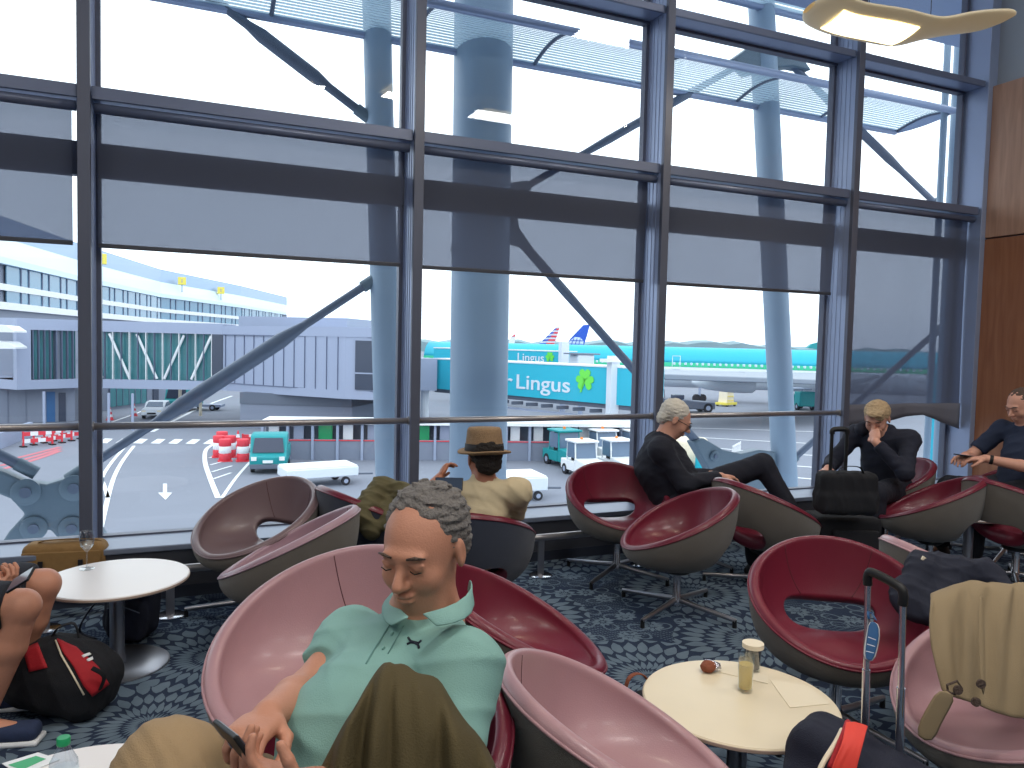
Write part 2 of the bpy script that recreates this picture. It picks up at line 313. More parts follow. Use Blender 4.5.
# ------------------------------------------------------------------ implicit surfaces for bodies, clothes and soft bags
def sdf(prims, vox, name, m, parent=None, disp=None, pad=.03):
    """prims: (kind, k, ...) cap a b ra rb | ell c radii rot | box c half rot round | cut-* subtracts"""
    lo = np.array([1e9]*3); hi = -lo; bb = []
    for p in prims:
        if p[0].endswith('cap'):
            a, b, ra, rb = [np.array(x, float) for x in p[2:6]]; rr = max(ra, rb); l_ = np.minimum(a, b)-rr; h_ = np.maximum(a, b)+rr
        else:
            c = np.array(p[2], float); e = np.array(p[3], float)
            q = np.array(p[4]) if len(p) > 4 and p[4] is not None else np.eye(3)
            ext = np.abs(q) @ e + (p[5] if len(p) > 5 else 0); l_ = c-ext; h_ = c+ext
        bb.append((l_, h_))
        if not p[0].startswith('cut'): lo = np.minimum(lo, l_); hi = np.maximum(hi, h_)
    lo = lo-pad; hi = hi+pad; n = np.ceil((hi-lo)/vox).astype(int)+1
    Fv = np.full(tuple(n), .05, np.float32)
    for p, (l_, h_) in zip(prims, bb):
        k = p[1]; mg = k+2.5*vox+.01
        i0 = np.maximum(0, np.floor((l_-mg-lo)/vox).astype(int)); i1 = np.minimum(n, np.ceil((h_+mg-lo)/vox).astype(int)+1)
        if (i1 <= i0).any(): continue
        gx, gy, gz_ = [((np.arange(i0[a], i1[a])*vox)+lo[a]).astype(np.float32) for a in range(3)]
        X, Y, Z = gx[:, None, None], gy[None, :, None], gz_[None, None, :]
        kd = p[0].replace('cut', '')
        if kd == 'cap':
            a, b, ra, rb = np.array(p[2], float), np.array(p[3], float), p[4], p[5]; ab = b-a; L = max(1e-9, (ab*ab).sum())
            t = np.clip(((X-a[0])*ab[0]+(Y-a[1])*ab[1]+(Z-a[2])*ab[2])/L, 0, 1)
            d = np.sqrt((X-a[0]-t*ab[0])**2+(Y-a[1]-t*ab[1])**2+(Z-a[2]-t*ab[2])**2)-(ra+(rb-ra)*t)
        else:
            c = p[2]; e = p[3]; q = np.array(p[4]) if len(p) > 4 and p[4] is not None else np.eye(3)
            dx, dy, dz = X-c[0], Y-c[1], Z-c[2]
            lx = dx*q[0][0]+dy*q[1][0]+dz*q[2][0]; ly = dx*q[0][1]+dy*q[1][1]+dz*q[2][1]; lz = dx*q[0][2]+dy*q[1][2]+dz*q[2][2]
            if kd == 'ell':
                k0 = np.sqrt((lx/e[0])**2+(ly/e[1])**2+(lz/e[2])**2); k1 = np.sqrt((lx/e[0]**2)**2+(ly/e[1]**2)**2+(lz/e[2]**2)**2)+1e-9
                d = k0*(k0-1)/k1
            else:
                rd = p[5] if len(p) > 5 else .01
                qx, qy, qz = np.abs(lx)-e[0]+rd, np.abs(ly)-e[1]+rd, np.abs(lz)-e[2]+rd
                d = np.sqrt(np.maximum(qx, 0)**2+np.maximum(qy, 0)**2+np.maximum(qz, 0)**2)+np.minimum(np.maximum(qx, np.maximum(qy, qz)), 0)-rd
        S = Fv[i0[0]:i1[0], i0[1]:i1[1], i0[2]:i1[2]]
        if p[0].startswith('cut'):
            d = -d; h = np.maximum(k-np.abs(S-d), 0)/max(k, 1e-6); S[...] = np.maximum(S, d)+h*h*k*.25
        else:
            h = np.maximum(k-np.abs(S-d), 0)/max(k, 1e-6); S[...] = np.minimum(S, d)-h*h*k*.25
    if disp is not None:
        act = np.abs(Fv) < .03; idx = np.argwhere(act); pts = idx*vox+lo
        Fv[act] += disp(pts).astype(np.float32)
    Fv[0], Fv[-1] = .05, .05; Fv[:, 0], Fv[:, -1] = .05, .05; Fv[:, :, 0], Fv[:, :, -1] = .05, .05
    # surface nets
    ins = Fv < 0
    cs = [(i, j, k) for i in (0, 1) for j in (0, 1) for k in (0, 1)]
    cnt = np.zeros(tuple(n-1), np.uint8)
    for (i, j, k) in cs: cnt += ins[i:n[0]-1+i, j:n[1]-1+j, k:n[2]-1+k]
    cells = np.argwhere((cnt > 0) & (cnt < 8)); cid = np.full(tuple(n-1), -1, np.int32); cid[tuple(cells.T)] = np.arange(len(cells))
    vals = {c: Fv[cells[:, 0]+c[0], cells[:, 1]+c[1], cells[:, 2]+c[2]] for c in cs}
    acc = np.zeros((len(cells), 3)); num = np.zeros(len(cells))
    for c in cs:
        for ax in range(3):
            if c[ax]: continue
            c2 = list(c); c2[ax] = 1; c2 = tuple(c2); a, b = vals[c], vals[c2]; mk = (a < 0) != (b < 0)
            t = np.where(mk, a/np.where(mk, a-b, 1), 0)
            for q in range(3): acc[mk, q] += c[q]+(t[mk] if q == ax else 0)
            num[mk] += 1
    V = lo+(cells+acc/num[:, None])*vox
    faces = []
    for ax in range(3):
        sl0 = [slice(None)]*3; sl1 = [slice(None)]*3; sl0[ax] = slice(0, -1); sl1[ax] = slice(1, None)
        A, B = ins[tuple(sl0)], ins[tuple(sl1)]; e = np.argwhere(A != B); s_ = A[tuple(e.T)]
        b1, b2 = [q for q in range(3) if q != ax]
        def cell(o1, o2):
            w = e.copy(); w[:, b1] += o1; w[:, b2] += o2; return cid[tuple(w.T)]
        qd = np.stack([cell(-1, -1), cell(0, -1), cell(0, 0), cell(-1, 0)], 1)
        fl_ = s_ if ax != 1 else ~s_
        qd[~fl_] = qd[~fl_][:, ::-1]; faces.append(qd)
    Q = np.concatenate(faces); Q = Q[(Q >= 0).all(1)]
    me = bpy.data.meshes.new(name); me.vertices.add(len(V)); me.vertices.foreach_set('co', V.astype(np.float32).ravel())
    me.loops.add(len(Q)*4); me.loops.foreach_set('vertex_index', Q.ravel().astype(np.int32)); me.polygons.add(len(Q))
    me.polygons.foreach_set('loop_start', np.arange(0, len(Q)*4, 4, dtype=np.int32)); me.polygons.foreach_set('use_smooth', np.ones(len(Q), bool))
    me.update(calc_edges=True); me.validate()
    o = bpy.data.objects.new(name, me); COL.objects.link(o); me.materials.append(m)
    if parent is not None:
        o.parent = parent; me.transform(Matrix.Translation(-Vector(parent.location)))   # parents of such meshes are unrotated
    return o
def folds(amp, freq, seed=0, dirv=(1, .3, .6), amp2=.0):
    rs = np.random.RandomState(seed); d = np.array(dirv, float); d /= np.linalg.norm(d)
    ph = rs.rand(8)*6.28; ws = rs.randn(8, 3)*.45
    def fn(p):
        s = np.zeros(len(p))
        for i in range(5):
            w = (d+ws[i])*freq*(.6+.25*i); warp = .6*np.sin(p @ (ws[i-1]*freq*.7)+ph[i-2])
            q = np.sin(p @ w+ph[i]+warp*2); s += (1-np.abs(q))**2*(.6 if i % 2 else 1)
        return -(s/5-.35)*amp*2
    return fn
# ------------------------------------------------------------------ the lounge shell
GY = 5.21; MY = 4.93; SP = 1.945; MX = [-.53+SP*i for i in range(-2, 4)]   # mullion positions along the glass wall
XW = 6.99                                                                   # timber wall
struct(MB().b(-7, 10.5, -7, 4.88, -.2, 0).build('floor', CARPET))
struct(MB().b(-7, 10.5, -7, 5.4, 6.2, 6.4).build('ceiling', M['ceil']))
struct(MB().b(-7.2, -7, -7, 5.4, 0, 6.2).build('wall_left', M['wallp']))
struct(MB().b(-7, 10.5, -7.2, -7, 0, 6.2).build('wall_back', M['wallp']))
# right wall: timber panelling, painted wall over it, set in two levels with a shadow joint
w = MB(); w.b(XW, XW+.18, .6, 4.95, 2.67, 4.09)
struct(w.build('wall_right', WOOD, bevel=.004))
w = MB(); w.b(XW, XW+.18, .6, 4.95, 0, 2.655)
struct(w.build('wall_right_lower', WOODD, bevel=.004))
struct(MB().b(XW+.06, XW+.3, .6, 5.3, 4.09, 6.2).build('wall_right_upper', M['wallp']))
struct(MB().b(XW+.05, XW+.2, .6, 5.0, 0, 4.1).build('wall_right_core', M['clad3']))
struct(MB().b(10.3, 10.5, -7, .7, 0, 6.2).build('wall_right_far', M['wallp']))
struct(MB().b(XW, 10.4, .5, .6, 0, 6.2).build('wall_return', M['wallp']))
# sill, convector box and kick
struct(MB().b(-7, XW, 4.87, 5.24, .285, .32).build('trim_1', M['sill'], bevel=.006))
struct(MB().b(-7, XW, 4.885, 5.1, .07, .285).build('trim_2', M['box']))
struct(MB().b(-7, XW, 4.87, 5.1, 0, .07).build('trim_3', M['kick']))
struct(MB().b(-7, XW, 5.05, 5.4, -.6, .285).build('trim_4', M['clad3']))
struct(MB().b(XW-.06, XW+.06, 4.95, 5.26, .3, 6.2).build('trim_5', M['mullion'], bevel=.004))
for i, x in enumerate(MX):
    if i == 5: pass
    mb = MB()
    thin = i in (2,)
    # front flange, web, back flange
    mb.b(x-.033, x+.033, MY, MY+.035, .32, 6.2)
    o = mb.build('mullion', M['mulldark'], bevel=.003); o['kind'] = 'structure'; o.name = 'trim_%d' % (6+i)
    mb = MB(); mb.b(x-.028, x+.028, MY+.035, GY-.02, .32, 6.2); mb.b(x-.036, x+.036, GY-.05, GY+.03, .32, 6.2)
    for q in (-.029, .029):                              # small ribs of the extrusion along the web
        for yy in (.09, .14, .19): mb.b(x+q-.003, x+q+.003, MY+yy, MY+yy+.008, .32, 6.2)
    c = mb.build('web', M['mullion'], o)
xs = MX[:6]+[]
bays = [(-4.42+.0, MX[1])]+[(MX[i], MX[i+1]) for i in range(1, 5)]+[(MX[5], XW-.04)]
struct(MB().b(-7, MX[0], 5.0, 5.2, .3, 6.2).build('wall_window_end', M['clad3']))
n_ = 0
for i, (a, b) in enumerate([(MX[0], MX[1])]+bays[1:]):
    a += .036; b -= .036
    n_ += 1
    win = struct(MB().b(a, b, GY-.004, GY+.004, .32, 6.2).build('window_%d' % n_, GLASS))
    # frame members that belong to this window bay
    t = MB(); t.b(a, b, MY+.04, MY+.062, 2.885, 2.957); 
    t.build('transom', M['transom'], win, bevel=.003)
    MB().b(a, b, MY+.062, GY-.01, 2.895, 2.95).build('transom_lit_underside', M['mullion'], win)  # underside in the lighter tone, sky light put into its colour
    t = MB(); t.tube([(a+.01, MY+.085, 2.845), (b-.01, MY+.085, 2.845)], .029, 14); t.build('blind_roller', M['transom'], win, smooth=True)
    t = MB(); t.b(a, b, GY-.04, GY+.03, 2.49, 2.685); t.build('glazing_bar', M['mulldark'], win)
    t = MB(); t.b(a, b, MY+.04, MY+.062, 4.08, 4.135); t.build('transom', M['transom'], win, bevel=.003)
    MB().b(a, b, MY+.062, GY-.02, 4.09, 4.13).build('transom_lit_underside', M['mullion'], win); MB().b(a, b, GY-.04, GY+.03, 4.07, 4.14).build('glazing_bar', M['mulldark'], win)  # upper transom underside also carries sky light in its colour
    t = MB(); t.b(a, b, GY-.035, GY+.03, .32, .330); t.b(a, b, GY-.035, GY+.03, 5.6, 5.75)
    for q in (a+.012, b-.012): t.b(q-.014, q+.014, GY-.03, GY+.03, .32, 6.2)
    t.build('glazing_frame', M['mulldark'], win)
# roller blinds
def blind(a, b, z, label, full=False):
    t = thing('roller_blind', label, 'blind', ((a+b)/2, MY+.15, 2.80), group=None)
    ox, oy, oz = (a+b)/2, MY+.15, 2.80
    rows = []
    nx, nz = 30, 14
    for j in range(nz+1):
        zz = .07-(2.87-z)*j/nz
        rows.append([((a-ox)+(b-a)*i/nx, .006*math.sin(i*.8+j*.3)*(j/nz)+(.02*(j/nz)**2), zz) for i in range(nx+1)])
    cloth(rows, 'fabric', BLIND, t, th=0, sub=0)
    MB().b(a-ox, b-ox, .012, .026, z-oz-.022, z-oz+.004).build('bottom_bar', M['box'], t, bevel=.003)
    return t
g_ = .055
blind(MX[1]-SP+g_, MX[1]-g_, 2.085, 'grey sheer roller blind half lowered in the leftmost window bay') if False else None
blind(MX[1]+g_, MX[2]-g_-.02, 2.09, 'grey sheer roller blind half lowered at the left edge, left of the first mullion')
blind(MX[2]+g_, MX[3]-g_-.02, 2.085, 'widest grey roller blind half lowered over the terminal building') 
blind(MX[3]+g_, MX[4]-g_-.02, 2.08, 'grey roller blind half lowered above the teal jet bridge, in front of the thick column')
blind(MX[4]+g_, MX[5]-g_-.02, 2.075, 'grey roller blind half lowered above the aircraft wing, in front of the leaning column')
# the tangled blind that reaches almost down to the sill, with a crooked bottom
t = thing('roller_blind', 'long grey roller blind pulled almost down, bottom edge crooked, beside timber wall', 'blind', (6.1, MY+.15, 2.80))
a, b = MX[5]+.04-6.1, XW-.07-6.1
def low(x):
    k = (x-a)/(b-a); return (1.02-2.8) if k < .0 else (1.03-2.80)
rows = []
for j in range(25):
    k = j/24
    rows.append([(a+(b-a)*i/40, .012*math.sin(i*.5+3*k)*k+.05*k*math.exp(-((i/40-.62)*9)**2),   .07-(2.87-1.07)*k) for i in range(41)])
cloth(rows, 'fabric', BLIND, t, th=0, sub=0)
rows = []
for j in range(4):
    k = j/3
    rw = []
    for i in range(41):
        u_ = i/40; bot = (.875+(.975-.875)*u_/.70) if u_ < .70 else (.975-(u_-.70)/.30*.14)
        rw.append((a+(b-a)*u_, -.012+.05*math.exp(-((u_-.62)*9)**2)+.012*math.sin(i*.5+3), (1.085-2.8)+(bot-1.085)*k))
    rows.append(rw)
cloth(rows, 'hem_flap', M['blindh'] if 'blindh' in M else BLINDH, t, th=.004, sub=0)
# handrail, bay by bay, fixed to the mullion webs
for i in range(0, 5):
    a, b = MX[i]+.034, MX[i+1]-.034
    o = MB().tube([(a-.0, MY+.06, 1.02), (b, MY+.06, 1.02)], .0215, 16).build('guard_rail', M['steel'], smooth=True)
    nm = ['far left, behind the left wall end', 'at the left edge of the window', 'across the window bay behind the white oval table', 'across the window bay behind the man in the straw hat', 'across the window bay behind the white-haired man'][i]
    tag(o, 'round brushed metal guard rail '+nm, 'rail', 'guard rails')
    for q in (a, b): MB().tube([(q-.004 if q == b else q-.002, MY+.06, 1.02), (q+.006, MY+.06, 1.02)], .03, 14).build('end_flange', M['steel'], o, smooth='auto')
# low foot rail on posts in front of the convector
fr = thing('foot_rail', 'long low brushed metal foot rail on flat disc posts along the window sill', 'rail', (1.0, 4.56, 0))
MB().box((.6, 0, .255), (5.0, .012, .016)).build('bar', M['brush'], fr, bevel=.004)
MB().tube([(-4.4, .0, .262), (5.6, 0, .262)], .021, 14).build('rail_tube', M['steel'], fr, smooth='auto')
for x in (-3.4, -1.68, -1.08, .12, 1.2, 2.0, 3.1, 4.2, 5.2):
    p = MB().box((x, 0, .125), (.022, .007, .125)).build('post', M['brush'], fr, bevel=.002)
    MB().lathe((x, 0, 0), [(.001, 0), (.075, 0), (.078, .004), (.07, .009), (.001, .010)], 28).build('floor_disc', M['chrome'], p, smooth='auto')
# wing-shaped pendant lamps
def pendant(label, loc, rz):
    t = thing('pendant_lamp', label, 'lamp', loc, rz, 'wing shaped pendant lamps')
    prof = []
    # gull wing section along its length: left half sags to a lit trough, right half sweeps up to a point
    st = [(-.70, .02, .05), (-.62, .015, .135), (-.45, -.03, .15), (-.2, -.055, .16), (0, -.075, .15), (.14, -.045, .12), (.3, -.005, .12), (.5, .03, .11), (.62, .055, .07), (.70, .075, .012)]
    path = smoothpath([(x, 0, z) for x, z, w_ in st], 4); ws = [p.y for p in smoothpath([(x, w_, 0) for x, z, w_ in st], 4)]
    rows = []
    for p, w_ in zip(path, ws):
        rows.append([(p.x, w_*math.cos(a_)*1.5, p.z+(.024 if math.sin(a_) > 0 else .042)*math.sin(a_)*min(1, w_/.1)) for a_ in [2*math.pi*k/24 for k in range(25)]])
    MB().grid(rows).build('wing', M['lampb'], t, smooth=True)
    rr = []
    for p, w_ in [(q, v) for q, v in zip(path, ws) if -.56 < q.x < -.02]:
        rr.append([(p.x, w_*.9*s_, p.z-.052+.014*s_*s_) for s_ in (-1, -.5, 0, .5, 1)])
    MB().grid(rr).build('diffuser', M['lampe'], t, smooth=True, solid=.004)
    for x in (-.3, .12): MB().tube([(x, 0, 0), (x, 0, 6.2-loc[2])], .0025, 6).build('suspension_wire', M['black'], t)
    L = bpy.data.lights.new('lamp_light', 'AREA'); L.energy = 22; L.size = .5; L.size_y = .16; L.shape = 'RECTANGLE'; L.color = (1, .86, .66)
    lo = bpy.data.objects.new('lamp_light', L); COL.objects.link(lo); lo.parent = t; lo.location = (-.3, 0, -.10)
    t.scale = (1.07,)*3
    return t
lp = dp(913, 19, 5.15)
pendant('lit cream wing-shaped pendant lamp hanging at the top right corner', tuple(lp), R(-16))
pendant('lit cream wing-shaped pendant lamp above the window seats, its reflection showing in the glass', (2.25, 3.3, 3.93), R(-10))
pendant('lit cream wing-shaped pendant lamp over the seats behind the viewer', (1.4, -.6, 3.93), R(-10))
pendant('lit cream wing-shaped pendant lamp over the left seats behind the viewer', (-1.6, .6, 3.93), R(-10))
# ------------------------------------------------------------------ structure outside the glass (plane Y = 8)
def tpt(x, y, Y=8.0): return wy(x, y, Y)
def pole(label, p0, p1, r_, m='column', name='steel_column', ext0=0, ext1=0):
    p0, p1 = Vector(p0), Vector(p1); d = (p1-p0)
    a = p0-d*ext0; b = p1+d*ext1
    o = MB().tube([a, b], r_, 28).build(name, M[m], smooth='auto'); tag(o, label, 'column'); return o
c1 = pole('thin round grey steel column outside left of the second mullion', tpt(376.5, 0), tpt(384.5, 300), .146, ext0=1.6, ext1=2.6)
c2 = pole('thickest round grey steel column outside, in the middle of the view', tpt(484, 0), tpt(480, 300), .325, ext0=1.6, ext1=2.6)
c3 = pole('leaning round grey steel column outside, in front of the aircraft wing', tpt(761, 0), tpt(785, 480), .165, ext0=.6, ext1=1.4)
for cx_, w_, Y_, lab in ((945, .042, 7.2, 'slim'), (957, .07, 7.4, 'medium'), (973, .10, 7.0, 'stout')):
    p = tpt(cx_, 100, Y_); pole(lab+' vertical steel tube outside by the timber wall', (p.x, Y_, -5.7), (p.x, Y_, 6.5), w_)
for q, zz in ((tpt(388, 20), 0),): pass
def brace(label, a, b, r0=.04, rm=.07, Y=8.0):
    """diagonal rod that swells towards its middle, with forked ends"""
    a, b = tpt(a[0], a[1], Y), tpt(b[0], b[1], Y); n = 12
    pts = [a.lerp(b, i/n) for i in range(n+1)]; rs = [r0 if (i < 4 or i > 8) else rm for i in range(n+1)]
    t = MB().tube(pts, rs, 16).build('steel_brace', M['brace'], smooth='auto'); tag(t, label, 'brace')
    for s_ in (0, 1):
        c = pts[0] if s_ == 0 else pts[-1]; d = (pts[1]-pts[0]).normalized()*(1 if s_ else -1)
        MB().tube([c-d*.12, c+d*.06], .062, 12).build('end_sleeve', M['cast'], t, smooth='auto')
    return t
brace('steel brace rising from the cast node at left to the thin column', (74, 476), (372, 281), .042, .078)
brace('steel brace descending from the top left to the thin column', (205, -8), (366, 116), .045, .07)
brace('steel brace descending from the thick column to the cast node at right', (516, 236), (706, 452), .055, .05)
brace('steel brace rising from the thick column to the leaning column', (520, 190), (762, 52), .04, .05)
brace('steel brace descending from the leaning column to the right corner', (778, 52), (938, 206), .045, .06)
brace('short steel brace rising from the right cast node behind the leaning column', (790, 462), (938, 330), .045, .045)
brace('steel brace leaving the left cast node beyond the left edge', (30, 470), (-190, 360), .05, .078)
def node(label, c, pts, bolts, Y=8.0):
    """cast steel plate: outline given as pixel offsets round its centre, real thickness"""
    poly = [tpt(c[0]+x, c[1]+y, Y-.09) for x, y in pts]
    ctr = tpt(c[0], c[1], Y)
    t = MB().prism([p for p in poly], (0, .18, 0)).build('cast_node', M['cast'], bevel=.02, smooth='auto'); tag(t, label, 'steel node')
    for bx, by, r_ in bolts:
        p = tpt(c[0]+bx, c[1]+by, Y-.09)
        k = MB().lathe(p, [(.001, 0), (r_, 0), (r_, .02), (r_*.86, .03), (.001, .03)], 28, axis=(0, -1, 0)).build('pin_disc', M['cast'], t, smooth='auto')
        MB().lathe(p, [(.001, 0), (r_*.4, 0), (r_*.4, .05), (.001, .05)], 20, axis=(0, -1, 0)).build('pin', M['brace'], k, smooth='auto')
    return t
X_ = [(-75, -45), (-58, -40), (-36, -28), (-14, -25), (6, -32), (32, -38), (44, -30), (40, -8), (30, 10), (42, 28), (60, 60), (38, 62), (22, 50), (2, 44), (-10, 28), (-34, 36), (-48, 60), (-70, 62), (-52, 30), (-36, 10), (-50, -8), (-80, -22)]
node('large X-shaped cast steel node with round pins, outside at lower left', (60, 506), [(x*.98, y*.85+(0)) for x, y in X_], [(-34, -14, .12), (14, -18, .12), (-26, 22, .11), (12, 22, .11)])
node('cast steel node at the foot of the leaning column', (742, 460), [(-48, -18), (-38, -22), (-18, -10), (0, -6), (18, -10), (34, -8), (34, 30), (20, 36), (-4, 30), (-26, 20)], [(-28, -4, .07), (10, 6, .09)])
node('cast steel node high on the thick column', (488, 214), [(-34, -26), (-10, -14), (14, -30), (38, -34), (28, -10), (32, 14), (46, 34), (30, 30), (10, 22), (-10, 30), (-34, 36), (-24, 8)], [(20, -10, .07), (20, 14, .07)])
node('cast steel node high on the leaning column', (764, 54), [(-30, 4), (-10, -10), (12, -14), (34, -4), (48, 16), (30, 12), (8, 14), (-14, 20)], [(22, 0, .06)])
# sun shades: curved perforated blades carried on ribs, running along the facade
def shade(label, xa, xb, Yn, zn, Yf, zf, sag=.10, nrib=5):
    t = thing('sun_shade', label.replace('behind the columns', 'past the columns'), 'sun shade', (xa, Yn, zn), 0, 'curved perforated sun shades outside')
    def P_(u_, v): return (u_*(xb-xa), v*(Yf-Yn), v*(zf-zn)+sag*math.sin(math.pi*v))
    cloth([[P_(i/30, j/8) for i in range(31)] for j in range(9)], 'perforated_sheet', PERF, t, th=0, sub=0)
    for v, r_ in ((0, .045), (1, .045)):
        o = MB().tube([P_(0, v), P_(1, v)], r_, 10).build('edge_beam', M['mullion'], t, smooth=True)
    k = nrib
    for i in range(k+1):
        u_ = i/k; MB().tube([P_(u_, j/8) for j in range(9)], .022, 8).build('rib', M['brace'], t, smooth=True)
    MB().prism([P_(1, v) for v in (0, .25, .5, .75, 1)]+[(P_(1, v)[0], P_(1, v)[1], P_(1, v)[2]-.10*math.sin(math.pi*v)-.02) for v in (1, .75, .5, .25, 0)], (.03, 0, 0)).build('end_plate', M['mullion'], t)
    return t
pA = wy(912, 135, 8.0); pB = wy(936, 107, 7.1)
pA2 = wy(240, 13, 8.0)
shade('lower perforated sun shade outside with a slanted right end, passing the columns', -3.5, (pA.x+pB.x)/2, 7.1, pB.z, 8.0, pA.z, .07, 9)
pA = wy(838, 48, 7.9); pB = wy(950, 0, 7.1)
shade('upper curved perforated sun shade outside at the top right', -3.5, pB.x-.35, 7.0, pB.z+.1, 7.9, pA.z+.28, .08, 9)
# horizontal tube carrying the shades
for z_, Y_, lab in ((pA.z-.55, 7.0, 'lower'), (pA.z+.45, 6.9, 'upper')):
    o = MB().b(-3.5, 7.6, Y_-.04, Y_+.04, z_-.09, z_+.09).build('shade_rail', M['mullion']); tag(o, lab+' long steel rail outside carrying the sun shades', 'beam')
o = MB().b(-7, 9, 5.5, 6.6, 5.3, 5.4).build('maintenance_walkway', M['mullion']); tag(o, 'grey maintenance walkway slab outside above the glass', 'walkway')
# ------------------------------------------------------------------ tub chairs
HC, HA, HB = .46, .47, .22      # hole in the back: centre and half axes in the seat's own disc coordinates
def chair_pt(p, q, outer):
    """disc (p across, q front -1 .. back +1) -> point on the bent tub"""
    rho = min(1, math.hypot(p, q)); th = math.atan2(p, -q)     # 0 = front
    W, D = .335, .322
    zr = .395+.325*((1-math.cos(th))/2)**.92
    bx = W*math.sin(th)*(1+.04*math.sin(th)**2); by = -D*math.cos(th)
    if outer:
        z0 = .262; g = 1-(1-rho)**1.9; h = rho**2.3
        g = g*1.0; c0 = (0, .0)
        x = bx*g*1.03; y = by*g*1.03; zr2 = zr-.012
        z = z0+(zr2-z0)*h
        if rho > .5: pass
    else:
        z0 = .368; g = 1-(1-rho)**1.75; h = rho**2.9
        x = bx*.90*g; y = by*.90*g; z = z0+(zr-z0)*h+ .012*math.cos(rho*6)*(1-rho)
    return Vector((x, y, z))
def chair_meshes():
    NA, NT_ = 72, 22
    def dom(a, t):
        hx, hy = HA*math.sin(a), HC-HB*math.cos(a)
        ox, oy = math.sin(a), -math.cos(a)
        # slightly uneven radial steps
        return hx+(ox-hx)*t, hy+(oy-hy)*t
    ang = [2*math.pi*i/NA for i in range(NA+1)]
    inner = []; outer = []
    for j in range(NT_+1):
        t = j/NT_
        inner.append([chair_pt(*dom(a, t), False) for a in ang]); outer.append([chair_pt(*dom(a, t), True) for a in ang])
    # rolled edges
    def roll(ri, ro, out, k=6, amt=1.0):
        rows = []
        for s_ in range(1, k):
            f_ = s_/k; row = []
            for i, (a_, b_) in enumerate(zip(ri, ro)):
                m_ = (a_+b_)/2; h = (a_-b_)/2; nb = out[i]; row.append(m_+h*math.cos(math.pi*f_)+nb*(h.length*math.sin(math.pi*f_)*amt))
            rows.append(row)
        return rows
    def outv(rows, e, e2):
        return [((rows[e][i]-rows[e2][i])).normalized() for i in range(NA+1)]
    ov = [(a_+b_).normalized() for a_, b_ in zip(outv(inner, -1, -3), outv(outer, -1, -3))]
    iv = [(a_+b_).normalized() for a_, b_ in zip(outv(inner, 0, 2), outv(outer, 0, 2))]
    rim = roll(inner[-1], outer[-1], ov, 8, .9)
    hol = roll(inner[0], outer[0], iv, 6, .5)
    cushion = hol[::-1]+inner+rim+[outer[-1]]
    cushion = [outer[0]]+cushion
    sh = outer
    ma = MB().grid(cushion); mb_ = MB().grid(sh)
    # seam across the back band and the two welt seams
    seams = []
    for a in (math.pi*.80, math.pi*1.20):
        pts = [chair_pt(*dom(a, t), False)+Vector((0, 0, .0015)) for t in [i/14 for i in range(15)]]
        seams.append(MB().tube(pts, .0016, 6))
    piping = MB().tube([p+ov[i]*.004 for i, p in enumerate(outer[-1][:-1])], .0045, 8, closed=True)
    return ma, mb_, seams, piping
CH_A, CH_B, CH_S, CH_P = chair_meshes()
def make_chair(kind, label):
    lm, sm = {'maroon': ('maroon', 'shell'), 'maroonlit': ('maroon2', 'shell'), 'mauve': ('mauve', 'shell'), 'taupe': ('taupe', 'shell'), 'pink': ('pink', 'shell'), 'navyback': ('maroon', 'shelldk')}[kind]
    t = thing('tub_chair', label, 'chair', (0, 0, 0), 0, 'swivel tub chairs')
    s_ = CH_A.build('seat_upholstery', M[lm], t, smooth=True, sub=1); [q.build('seam', M['seam'], s_, smooth=True) for q in CH_S]
    w_ = CH_B.build('outer_shell', M[sm], t, smooth=True, sub=1); CH_P.build('piping', M[lm], w_, smooth=True)
    MB().lathe((0, 0, .235), [(.001, 0), (.07, 0), (.085, .012), (.085, .03), (.001, .05)], 24).build('swivel_plate', M['black'], t, smooth='auto')
    MB().lathe((0, 0, .035), [(.001, 0), (.03, 0), (.03, .05), (.024, .06), (.024, .21), (.001, .215)], 24).build('column', M['chrome'], t, smooth='auto')
    for k in range(4):
        a = R(45+90*k); d = Vector((math.cos(a), math.sin(a), 0)); s2 = Vector((-d.y, d.x, 0))
        pts = [d*.01+Vector((0, 0, .075)), d*.12+Vector((0, 0, .062)), d*.33+Vector((0, 0, .045)), d*.375+Vector((0, 0, .040))]
        l = MB().tube(pts, [.016, .014, .012, .011], 10, flat=1.15).build('leg', M['brush'], t, smooth='auto')
        MB().tube([d*.368+Vector((0, 0, .044)), d*.368+Vector((0, 0, 0))], [.011, .013], 10).build('foot', M['black'], l, smooth='auto')
    register(t); return t
PROTO = {}
def place_chair(kind, px, depth, face, label):
    """face: degrees, 0 = sitter looks at the viewer, 90 = to image right, 180 = to the window side, -90 = to image left"""
    loc = fl(px, depth); w_ = Vector((-loc.x, -loc.y, 0)).normalized(); rgt = Vector((-w_.y, w_.x, 0))
    fv = w_*math.cos(R(face))+rgt*math.sin(R(face)); rz = math.atan2(fv.y, fv.x)+math.pi/2
    if kind not in PROTO:
        t = make_chair(kind, label); t.location = loc; t.rotation_euler = (0, 0, rz); PROTO[kind] = t; return t
    return dup(PROTO[kind], loc, rz, label, 'swivel tub chairs')
CH = {}
